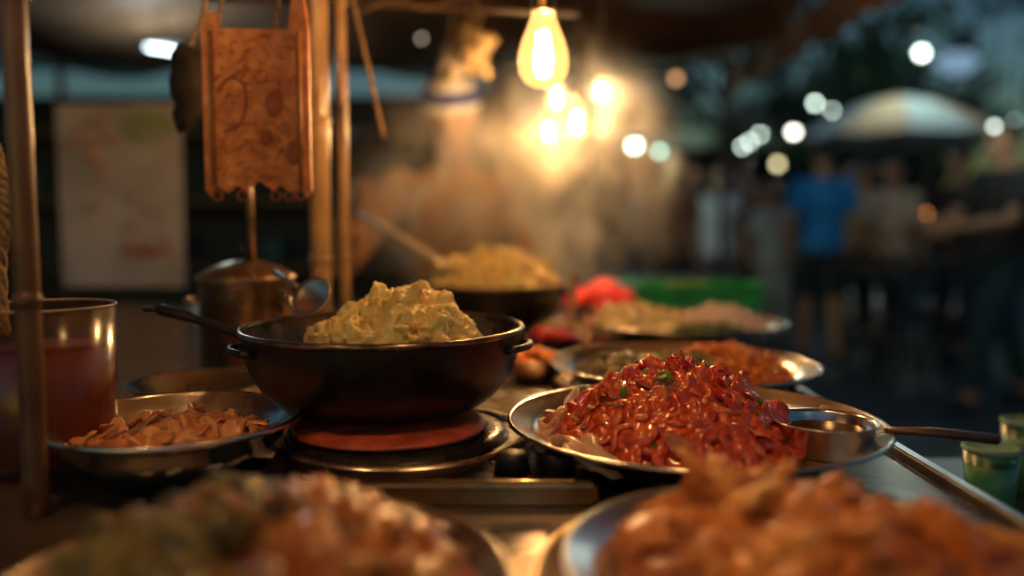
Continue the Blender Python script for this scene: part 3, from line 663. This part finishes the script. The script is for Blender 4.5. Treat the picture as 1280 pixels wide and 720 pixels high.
lamp('pale lamp at the far right below the umbrella edge',1243,158,4.6,.011,Wt,9,30,1.4)
lamp('small orange lamp low at right among the people',1158,267,6.3,.012,(1,.3,.08),8)
lamp('pale green lamp right of the elongated one above the crowd',824,189,7,.024,(.5,.95,.75),11)
lamp('large pale green lamp right of the steam',793,182,6.2,.032,(.75,1,.75),22,50,1)
lamp('dim orange lamp high right of the bulbs',845,98,5.0,.022,(1,.5,.2),2.5)
lamp('dim orange lamp at the top edge right of the large bulb',831,5,4.2,.02,(1,.5,.2),2.5,0,1,.05)
lamp('dim small lamp high left of the large bulb',527,48,3.4,.009,(.9,.75,.5),2,0,1,.1)
lamp('faint blue glow right of the high upper right lamp',1195,78,16,.22,(.40,.65,.9),.55,0,1.8)  # dim emissive globe standing for a faint blue glow area
lamp('tiny dim lamp among the trees above the umbrella row',915,100,14,.02,(.6,.9,.8),4)
lamp('tiny dim lamp low among the crowd left of the blue shirt',1130,207,9,.018,(.8,.95,.8),6)
lamp('tiny dim lamp at the far right under the trees',1268,150,4.8,.007,(.7,.95,.9),5)
lamp('tiny pale lamp low between the lamp row and the crowd',905,215,9.5,.016,(.8,.95,.8),4)
bm=bmesh.new(); tube(bm,spline([(-1,9,3.3),(2,9,2.9),(5,9,3.2),(9,9,3.9)],10),.012,6); o=link('power_cable',bm,blackmat); tag(o,'thin dark cable strung above the market lane','cable')
# ---------------------------------------------------------------- umbrella
c=P(1122,150,10.9)
t=thing('market_umbrella','big pale market umbrella over the crowd at right','umbrella',(c.x,10.9,0))
um=[M('umbrella_grey',(.60,.70,.74),(.5,.6,.64),rough=.7,scale=3,bump=.1),M('umbrella_cream',(.85,.62,.42),(.7,.5,.34),rough=.7,scale=3,bump=.1)]
Rr=1.25; n=10
for k in range(n):
    bm=bmesh.new(); g=[]
    for i in range(9):
        u=i/8; row=[]
        for j in range(7):
            a=2*math.pi*(k+j/6)/n; sag=math.cos((j/6-.5)*math.pi)
            rr_=Rr*u*(1-.03*sag); z=2.66-.52*u**1.6-.03*sag*u
            row.append(bm.verts.new((rr_*math.cos(a),rr_*math.sin(a),z)))
        g.append(row)
    for i in range(8):
        for j in range(6): bm.faces.new((g[i][j],g[i+1][j],g[i+1][j+1],g[i][j+1]))
    bmesh.ops.remove_doubles(bm,verts=bm.verts[:],dist=.0005)
    link('canopy_panel',bm,um[k in(6,8,3)],t)
    bm=bmesh.new(); a=2*math.pi*k/n; tube(bm,[(.02,0,2.58),(Rr*.5*math.cos(a),Rr*.5*math.sin(a),2.45),(Rr*math.cos(a),Rr*math.sin(a),2.125)],.008,6); link('rib',bm,darkwood,t)
bm=bmesh.new(); tube(bm,[(0,0,0),(0,0,2.70)],.024,12); link('pole',bm,darkwood,t)
# ---------------------------------------------------------------- trees
bark=M('tree_bark',(.07,.05,.035),(.03,.022,.016),rough=.9,scale=8,bump=.7)
leafm=M('tree_leaf',(.05,.12,.07),(.02,.06,.04),rough=.6,scale=2,bump=0)
def tree(label,x,y,h,cr,seed,n=5200):
    random.seed(seed); t=thing('tree',label,'tree',(x,y,0),0)
    bm=bmesh.new(); pts=[Vector((0,0,0))]
    for k in range(1,7): pts.append(Vector((R(-.15,.15)*k/3,R(-.15,.15)*k/3,h*.7*k/6)))
    tube(bm,spline(pts,4),[.26*(1-.8*i/24) for i in range(25)],12)
    tips=[]
    for k in range(11):
        p=pts[random.randint(3,6)]; a=R(0,6.283); d=Vector((math.cos(a),math.sin(a),R(.2,.9)))*cr*R(.6,1)
        q=[p,p+d*.5+Vector((0,0,.2)),p+d]; tube(bm,spline(q,4),[.09*(1-.85*i/8) for i in range(9)],7); tips+= [q[1],q[2]]
    link('trunk',bm,bark,t)
    bm=bmesh.new(); cl=[]
    for k in range(46):
        b=random.choice(tips); cl.append((b+Vector((R(-1,1),R(-1,1),R(-.6,.8)))*cr*.35,R(.3,.8)*cr*.33))
    for i in range(n):
        c,r_=random.choice(cl); p=c+Vector((random.gauss(0,.5),random.gauss(0,.5),random.gauss(0,.42)))*r_
        s=R(.05,.12); m=rrot(); vs=[bm.verts.new(p+m@Vector(v)) for v in((-s,0,0),(0,-s*.45,0),(s,0,0),(0,s*.45,0))]; bm.faces.new(vs)
    link('crown',bm,leafm,t,False)
tree('dark leafy tree behind the umbrella at upper right',6.0,15,6.0,2.3,1)
tree('dark tree left of the upper right lamp',3.9,16,5.6,2.3,2)
tree('tall dark tree at the right edge of the frame',10.5,17,7.5,3.0,3,5200)
tree('tall dark tree rising over the lane in the centre',1.6,19,7,2.8,4)
tree('small dark tree between the umbrella and the right edge',8.0,21,5.2,2.3,6)
tree('dark spreading tree behind the right end of the umbrella',9.3,19,4.6,2.2,8,3500)
bw=M('far_wall',(.035,.045,.048),(.02,.026,.028),rough=.8,scale=1,bump=.1); ww=EM('window_glow',(.35,.6,.7),.12)
def building(label,x,y,w,h,seed):
    random.seed(seed); t=thing('shop_building',label,'building',(x,y,0))
    bm=bmesh.new(); box(bm,(0,1.5,h/2),(w,3,h)); link('wall',bm,bw,t,False)
    bm=bmesh.new(); box(bm,(0,1.4,h+.08),(w+.3,3.3,.16)); link('roof_slab',bm,panelm,t,False)
    k=int(w/1.6)
    for j in range(int(h//2.6)):
        for i in range(k):
            xx=-w/2+w*(i+.5)/k; z=1.4+j*2.6
            bm=bmesh.new(); box(bm,(xx,-.02,z),(.9,.06,1.1)); wf=link('window',bm,panelm,t,False)
            bm=bmesh.new(); box(bm,(xx,-.056,z),(.78,.012,.98)); link('pane',bm,ww if random.random()<.3 else blackmat,wf,False)
building('dark low shop building far beyond the crowd at right',7.5,25,9,3.0,1)
building('dark low shop building far beyond the steam',-1.5,24,8,3.4,2)
building('dark shop building far behind the left stall',-11,22,9,4,3)
# ---------------------------------------------------------------- people
skinm=M('skin',(.50,.27,.16),(.42,.21,.12),rough=.5,scale=6,bump=.05,sss=.1)
hairm=M('black_hair',(.012,.010,.009),(.006,.005,.005),rough=.45,scale=60,bump=.5)
eyem=M('eye_dark',(.02,.015,.012),rough=.1,bump=0); lipm=M('lips',(.30,.10,.08),rough=.4,bump=0)
def cloth(c): return M('cloth',c,tuple(x*.75 for x in c),rough=.85,scale=9,bump=.4,bd=.006)
def remesh(o,v):
    m=o.modifiers.new('r','REMESH'); m.mode='VOXEL'; m.voxel_size=v; m.use_smooth_shade=True
    s=o.modifiers.new('s','SMOOTH'); s.factor=.5; s.iterations=3
def person(label,x,y,rz,Ht,shirt,pants,arms=None,lean=0,step=.12,shorts=False,long_hair=False,sleeve=.5,cap=None,vox=.009,headpitch=0,apron=None):
    s=Ht/1.72; t=thing('person',label,'person',(x,y,0),rz); t.scale=(s,s,s)
    ly=lambda z:-lean*max(0,z-.92)
    arms=arms or [((-.25,.03,1.10),(-.24,-.06,.86)),((.25,.03,1.10),(.24,-.05,.86))]
    rings=[(.84,.135,.10),(.93,.158,.112),(1.05,.135,.098),(1.18,.148,.106),(1.30,.172,.106),(1.38,.165,.085),(1.42,.10,.065),(1.45,.058,.058),(1.53,.052,.055)]
    bm=bmesh.new(); loft(bm,[((0,ly(z),z),a,b) for z,a,b in rings])
    hy=ly(1.6)-.02
    hr=Matrix.Rotation(headpitch,3,'X')
    def hp(v): return Vector((0,hy,1.585))+hr@Vector(v)
    ell(bm,hp((0,0,.02)),(.078,.095,.105),3,hr); ell(bm,hp((0,-.03,-.055)),(.058,.062,.06),3,hr)
    tube(bm,[hp((0,-.088,.02)),hp((0,-.108,-.022)),hp((0,-.085,-.03))],[.009,.015,.012],8)
    for k in(-1,1): ell(bm,hp((k*.080,.005,-.003)),(.010,.02,.030),2,hr)
    for k,(e,w) in zip((-1,1),arms):
        S=Vector((k*.178,ly(1.38),1.375)); E=Vector(e); Wv=Vector(w)
        tube(bm,[S,S.lerp(E,.35),E,E.lerp(Wv,.3),Wv],[.050,.046,.037,.038,.025],12); ell(bm,S,(.055,.055,.055),2); ell(bm,E,(.037,.037,.037),2)
        d=(Wv-E).normalized(); side=d.cross(Vector((k,0,0))); side=side.normalized() if side.length>.1 else Vector((0,1,0)); nn=d.cross(side).normalized()
        hq=Matrix((d,side,nn)).transposed(); ell(bm,Wv+d*.045,(.052,.038,.015),3,hq)
        tube(bm,[Wv-d*.03,Wv+d*.03],[.024,.022],10)
        curl=nn*(-k)
        for f,(o_,l_) in enumerate(((-.028,.062),(-.010,.075),(.009,.070),(.027,.055))):
            b=Wv+d*.078+side*o_; tube(bm,[b-d*.02,b+d*l_*.45+curl*.006,b+d*l_*.75+curl*.022,b+d*l_*.88+curl*.036],[.0095,.009,.0085,.007],8)
        b=Wv+d*.03+side*-.034; tube(bm,[b,b-side*.022+d*.022,b-side*.03+d*.048+curl*.012],[.012,.010,.008],8)
    for k in(-1,1):
        f=k*step; Hh=Vector((k*.085,0,.90)); K=Vector((k*.095,-f*.55-.015,.50)); A=Vector((k*.10,-f+.02,.085))
        tube(bm,[Hh,Hh.lerp(K,.5),K,K.lerp(A,.35),A],[.088,.075,.055,.054,.035],14)
        tube(bm,[A+Vector((0,.03,-.045)),A+Vector((0,-.05,-.05)),A+Vector((0,-.15,-.062))],[.038,.038,.026],10); ell(bm,A,(.037,.04,.04),2)
    b=link('body',bm,skinm,t); remesh(b,vox)
    for k in(-1,1):
        f=k*step; A=Vector((k*.10,-f+.02,.085)); bm=bmesh.new(); tube(bm,[A+Vector((0,.05,-.048)),A+Vector((0,-.04,-.046)),A+Vector((0,-.13,-.056)),A+Vector((0,-.19,-.064))],[.036,.044,.038,.022],12,flat=.8); link('shoe',bm,blackmat,t)
    bm=bmesh.new(); loft(bm,[((0,ly(z),z),a+.016,b_+.016) for z,a,b_ in [(.86,.155,.112)]+rings[1:6]+[(1.425,.085,.06)]])
    for k,(e,w) in zip((-1,1),arms):
        S=Vector((k*.178,ly(1.38),1.375)); E=Vector(e); Wv=Vector(w); ell(bm,S,(.068,.066,.064),2)
        if sleeve<=.5: q=S.lerp(E,min(1,sleeve*1.5)); tube(bm,[S,q],[.066,.060],14)
        else: tube(bm,[S,E,E.lerp(Wv,.85)],[.066,.054,.042],14); ell(bm,E,(.053,.053,.053),2)
    o=link('shirt',bm,cloth(shirt),t); remesh(o,.011)
    bm=bmesh.new(); loft(bm,[((0,0,.80),.155,.115),((0,0,.90),.172,.126),((0,ly(.97),.97),.160,.118)])
    for k in(-1,1):
        f=k*step; Hh=Vector((k*.085,0,.88)); K=Vector((k*.095,-f*.55-.01,.50)); A=Vector((k*.10,-f+.02,.12))
        if shorts: tube(bm,[Hh,Hh.lerp(K,.95)],[.102,.092],14)
        else: tube(bm,[Hh,Hh.lerp(K,.5),K,A],[.100,.090,.072,.062],14); ell(bm,K,(.07,.07,.07),2)
    o=link('shorts' if shorts else 'trousers',bm,cloth(pants),t); remesh(o,.011)
    bm=bmesh.new()
    vs=ell(bm,hp((0,.014,.036)),(.086,.100,.104),4,hr)
    ctr=hp((0,0,.02)); inv=hr.transposed()
    dele=[]
    for v in bm.verts:
        l_=inv@(v.co-ctr)
        if l_.y<-.035 and l_.z<.045 or l_.z<(-.04 if not long_hair else -.06): dele.append(v)
        v.co+=Vector((0,0,1))*fbm(v.co*35)*.006
    bmesh.ops.delete(bm,geom=dele,context='VERTS')
    if long_hair: tube(bm,[hp((0,.07,.02)),hp((0,.10,-.08)),hp((0,.10,-.22)),hp((0,.09,-.30))],[.07,.075,.06,.03],14,flat=.6)
    o=link('hair',bm,hairm,t); so=o.modifiers.new('s','SOLIDIFY'); so.thickness=.008
    for k in(-1,1):
        bm=bmesh.new(); ell(bm,hp((k*.030,-.084,.006)),(.012,.008,.006),2,hr); link('eye',bm,eyem,t)
    bm=bmesh.new(); ell(bm,hp((0,-.090,-.060)),(.022,.007,.006),2,hr); link('mouth',bm,lipm,t)
    if cap:
        for i,(c1,z0,z1) in enumerate(cap):
            bm=bmesh.new(); prof=[]
            for q in range(5):
                zz=z0+(z1-z0)*q/4; rr_=math.sqrt(max(0,1-((zz-.036)/.118)**2)); prof.append((rr_,zz))
            lathe(bm,prof,32)
            for v in bm.verts: 
                v.co=hp((v.co.x*.095,v.co.y*.110+.008,v.co.z))
            link('headscarf',bm,cloth(c1),t)
    return t
CY=2.75
cx,cy=P(572,300,CY).x,CY
Hc=1.54; s_=Hc/1.72
hand=P(446,262,2.10)
def loc(v): return ((v.x-cx)/s_,(v.y-cy)/s_,v.z/s_)
hl=loc(hand+Vector((-.02,.05,.0)))
person('cook in tan shirt and striped headscarf bending over the rear wok in steam',cx,cy,0,Hc,(.70,.36,.14),(.06,.05,.05),
  arms=[((-.36,-.30,1.12),hl),((.27,-.22,1.10),(.16,-.44,1.13))],lean=.45,step=.03,sleeve=.6,cap=[((.7,.7,.74),.03,.055),((.02,.05,.28),.055,.095),((.80,.80,.84),.095,.12),((.03,.05,.16),.12,.153)],vox=.007,headpitch=.35)
ppl=[
('woman in white sleeveless top standing left in the crowd',895,7.4,.3,1.60,(.80,.80,.86),(.12,.13,.16),dict(long_hair=True,sleeve=.25)),
('person in dull brown shirt beside the woman in white',924,7.9,2.8,1.74,(.30,.17,.12),(.05,.06,.07),{}),
('short person in pale clothes between the brown and blue shirts',966,7.6,.2,1.46,(.60,.60,.57),(.6,.6,.58),dict(step=.05)),
('man in bright blue shirt and dark shorts seen from behind',1027,6.7,3.0,1.74,(.02,.27,.70),(.025,.028,.035),dict(shorts=True,sleeve=.5)),
('person in olive yellow shirt right of the blue shirted man',1074,7.7,1.2,1.66,(.80,.58,.10),(.03,.04,.05),{}),
('person in cream shirt under the big umbrella',1116,7.2,-1.0,1.64,(.92,.70,.48),(.03,.05,.05),dict(arms=[((-.25,-.05,1.10),(-.16,-.28,1.05)),((.25,-.05,1.10),(.12,-.28,1.02))])),
('person in dark brown clothes between cream shirt and right edge',1196,6.9,-.6,1.68,(.06,.035,.03),(.02,.025,.03),{}),
('dim person in rust coloured shirt behind the steam',838,6.4,.4,1.66,(.26,.10,.05),(.04,.03,.03),{}),
('dim person in grey shirt beyond the dark left table',862,9.2,-.3,1.70,(.22,.24,.25),(.05,.05,.06),{}),
('dim person in teal shirt far behind between blue and olive shirts',1052,9.6,.6,1.68,(.05,.22,.22),(.04,.05,.06),{}),
]
for lab,px,Y,rz,Ht,sh,pa,kw in ppl:
    person(lab,P(px,300,Y).x,Y,rz,Ht,sh,pa,**kw)
person('person in dark top and teal trousers striding at the right edge, arm held forward',P(1252,300,5.1).x,5.1,-1.35,1.72,(.02,.022,.022),(.012,.05,.055),arms=[((-.22,-.16,1.12),(-.10,-.42,1.10)),((.23,-.16,1.12),(.10,-.42,1.08))],step=.28)
def table(label,x,y,w,d,h):
    t=thing('folding_table',label,'table',(x,y,0)); bm=bmesh.new(); box(bm,(0,0,h),(w,d,.035),bev=.006); link('tabletop',bm,panelm,t,False)
    for a in(-1,1):
        for b in(-1,1):
            bm=bmesh.new(); tube(bm,[(a*w*.44,b*d*.4,0),(a*w*.44,b*d*.4,h)],.018,8); link('leg',bm,steel_dull,t)
table('dark table beneath the umbrella among the people',P(1150,300,6.2).x,6.2,.9,.6,.74)
table('dark table near the left part of the crowd',P(830,300,5.2).x,5.3,.9,.6,.74)
random.seed(12)
for i,(px,Y) in enumerate(((1120,5.9),(1190,6.0),(1165,6.9))):
    q=P(px,300,Y); t=thing('plastic_stool',('dark stool left in front of the umbrella table','dark stool right in front of the umbrella table','dark stool behind the umbrella table')[i],'stool',(q.x,Y,0))
    bm=bmesh.new(); lathe(bm,[(0,.45),(.15,.45),(.16,.44),(.155,.42),(0,.42)],24); link('seat',bm,M('stool_plastic',(.05,.03,.03),rough=.4,bump=0),t)
    for a in range(4):
        an=a*1.571+.78; bm=bmesh.new(); tube(bm,[(math.cos(an)*.11,math.sin(an)*.11,.43),(math.cos(an)*.17,math.sin(an)*.17,0)],[.018,.014],8); link('leg',bm,blackmat,t)
for i in range(7):
    q=P(1115+i*12,300,6.2); bm=bmesh.new(); r_=R(.03,.045); h=R(.08,.18); lathe(bm,[(0,0),(r_,0),(r_,h*.7),(r_*.5,h*.85),(r_*.5,h),(0,h)],16); o=link('table_bottle',bm,jc[i%3],loc=(q.x,6.2+R(-.15,.1),.759)); tag(o,'small dark container on the table under the umbrella','container','containers on the umbrella table')
q=P(1262,600,.98)
t=thing('side_table','low side table past the right end of the counter edge','table',(q.x+.05,1.0,0))
bm=bmesh.new(); box(bm,(0,0,.790),(.30,.34,.02),bev=.004); link('tabletop',bm,M('dark_teal',(.02,.035,.035),rough=.35,bump=.1),t,False)
for a in(-1,1):
    for b in(-1,1):
        bm=bmesh.new(); tube(bm,[(a*.13,b*.15,0),(a*.13,b*.15,.782)],.012,8); link('leg',bm,steel_dull,t)
gc=thin_glass('green_cup_plastic',(.80,.97,.85),.15,.3); wl=M('pale_lid',(.24,.44,.32),(.18,.34,.24),rough=.8,bump=0)
gd=M('green_drink',(.14,.42,.23),(.09,.30,.16),rough=.6,bump=0)
for px,Y,sz,lab in((1238,.90,1.0,'green cup with pale lid at lower right, the left and nearer one'),(1280,1.02,1.0,'green cup with pale lid at lower right, cut by the frame edge')):
    q=P(px,600,Y); t=thing('plastic_cup',lab,'cup',(q.x,Y,.801)); t.scale=(sz,sz,sz)
    bm=bmesh.new(); lathe(bm,[(0,0),(.022,0),(.028,.085),(.026,.085),(.020,.003),(0,.003)],36); link('cup_body',bm,gc,t)
    bm=bmesh.new(); lathe(bm,[(0,.004),(.0205,.004),(.0257,.070),(0,.070)],36); link('green_drink',bm,gd,t)
    bm=bmesh.new(); lathe(bm,[(.0285,.084),(.030,.087),(.029,.089),(.025,.090),(.023,.087),(0,.087)],36); link('cup_lid',bm,wl,t)
q=P(592,62,2.1); bm=bmesh.new()
lump_into(bm,(0,0,0),(.036,.026,.048),3,1.0,1.7,4)
o=link('yellow_bag',bm,M('bag_yellow',(.56,.44,.24),(.4,.28,.13),rough=.5,scale=20,bump=.3,coat=.1),loc=q); tag(o,'crumpled yellow bag hanging left of the large bulb','bag')
rope('bag_string','',[q+Vector((0,0,.04)),q+Vector((-.01,0,.2)),q+Vector((0,0,.75))],.0025,parent=o)
q=P(562,84,2.2); bm=bmesh.new()
lump_into(bm,(0,0,0),(.026,.022,.040),8,1.0,1.7,4)
o=link('pale_bag',bm,M('bag_pale',(.52,.46,.38),(.36,.31,.24),rough=.5,scale=20,bump=.3,coat=.1),loc=q); tag(o,'smaller pale bag hanging just left of the yellow bag','bag')
rope('bag_string','',[q+Vector((0,0,.03)),q+Vector((.01,0,.2)),q+Vector((0,0,.65))],.0025,parent=o)
# ---------------------------------------------------------------- steam
def steam(label,c,s,dens,seed,nscale,aniso=0.1,rot=0,col=(1,.96,.88),lo_=.48,hi_=.64,base=.04):
    m=bpy.data.materials.new('steam'); m.use_nodes=True; nt=m.node_tree; n=nt.nodes; n.clear(); l=nt.links
    tc=n.new('ShaderNodeTexCoord'); mp=n.new('ShaderNodeMapping'); mp.inputs['Scale'].default_value=(1.0,1.0,.6*s[2]/s[0]); mp.inputs['Location'].default_value=(seed,seed*2,0)
    l.new(tc.outputs['Object'],mp.inputs['Vector'])
    nz=n.new('ShaderNodeTexNoise'); nz.inputs['Scale'].default_value=nscale; nz.inputs['Detail'].default_value=3; nz.inputs['Distortion'].default_value=1.2; l.new(mp.outputs[0],nz.inputs['Vector'])
    r=n.new('ShaderNodeMapRange'); r.inputs['From Min'].default_value=lo_; r.inputs['From Max'].default_value=hi_; l.new(nz.outputs['Fac'],r.inputs['Value'])
    ln=n.new('ShaderNodeVectorMath'); ln.operation='LENGTH'; l.new(tc.outputs['Object'],ln.inputs[0])
    f=n.new('ShaderNodeMapRange'); f.interpolation_type='SMOOTHSTEP'; f.inputs['From Min'].default_value=.98; f.inputs['From Max'].default_value=.0; l.new(ln.outputs['Value'],f.inputs['Value'])
    pw=n.new('ShaderNodeMath'); pw.operation='POWER'; pw.inputs[1].default_value=1.5; l.new(f.outputs[0],pw.inputs[0])
    ad=n.new('ShaderNodeMath'); ad.operation='ADD'; ad.inputs[1].default_value=base; l.new(r.outputs[0],ad.inputs[0])
    mu=n.new('ShaderNodeMath'); mu.operation='MULTIPLY'; l.new(ad.outputs[0],mu.inputs[0]); l.new(pw.outputs[0],mu.inputs[1])
    mm=n.new('ShaderNodeMath'); mm.operation='MULTIPLY'; l.new(mu.outputs[0],mm.inputs[0]); mm.inputs[1].default_value=dens
    v=n.new('ShaderNodeVolumeScatter'); v.inputs['Color'].default_value=(*col,1); v.inputs['Anisotropy'].default_value=aniso; l.new(mm.outputs[0],v.inputs['Density'])
    o=n.new('ShaderNodeOutputMaterial'); l.new(v.outputs[0],o.inputs['Volume'])
    bm=bmesh.new(); bmesh.ops.create_icosphere(bm,subdivisions=3,radius=1)
    ob=link('steam_cloud',bm,m,loc=c); ob.scale=s; ob.rotation_euler=(0,rot,0); tag(ob,label,'steam',kind='stuff')
steam('bright cloud of steam rising over the rear wok around the bulbs',P(712,232,2.25),(.38,.38,.48),24.0,1.3,3.2)
steam('thin steam drifting in front of the cook',P(540,240,2.12),(.33,.26,.34),15.0,4.1,2.9,rot=.3)
# ---------------------------------------------------------------- world, sun, camera
w=bpy.data.worlds.new('World'); sc.world=w; w.use_nodes=True; nt=w.node_tree; n=nt.nodes; l=nt.links
bg=n['Background']; sky=n.new('ShaderNodeTexSky'); sky.sky_type='NISHITA'; sky.sun_disc=False; sky.sun_elevation=math.radians(2); sky.sun_rotation=math.radians(200)
mx=n.new('ShaderNodeMix'); mx.data_type='RGBA'; mx.blend_type='MULTIPLY'; mx.inputs['Factor'].default_value=1; mx.inputs['B'].default_value=(.34,.62,1,1)
l.new(sky.outputs[0],mx.inputs['A']); l.new(mx.outputs['Result'],bg.inputs['Color']); bg.inputs['Strength'].default_value=.12
S=bpy.data.lights.new('sun','SUN'); S.energy=.02; S.angle=.3; S.color=(.6,.8,1); so=bpy.data.objects.new('sun',S); C.objects.link(so); so.rotation_euler=(math.radians(70),0,math.radians(20))
cam=bpy.data.cameras.new('camera'); co=bpy.data.objects.new('camera',cam); C.objects.link(co); sc.camera=co
cam.lens=30; cam.sensor_width=36; cam.clip_start=.02; cam.clip_end=500
co.location=(0,0,CAMZ); co.rotation_euler=(math.pi/2-PITCH,0,0)
cam.dof.use_dof=True; cam.dof.focus_distance=.83; cam.dof.aperture_fstop=1.3
sc.view_settings.view_transform='Standard'; sc.view_settings.look='None'; sc.view_settings.exposure=0
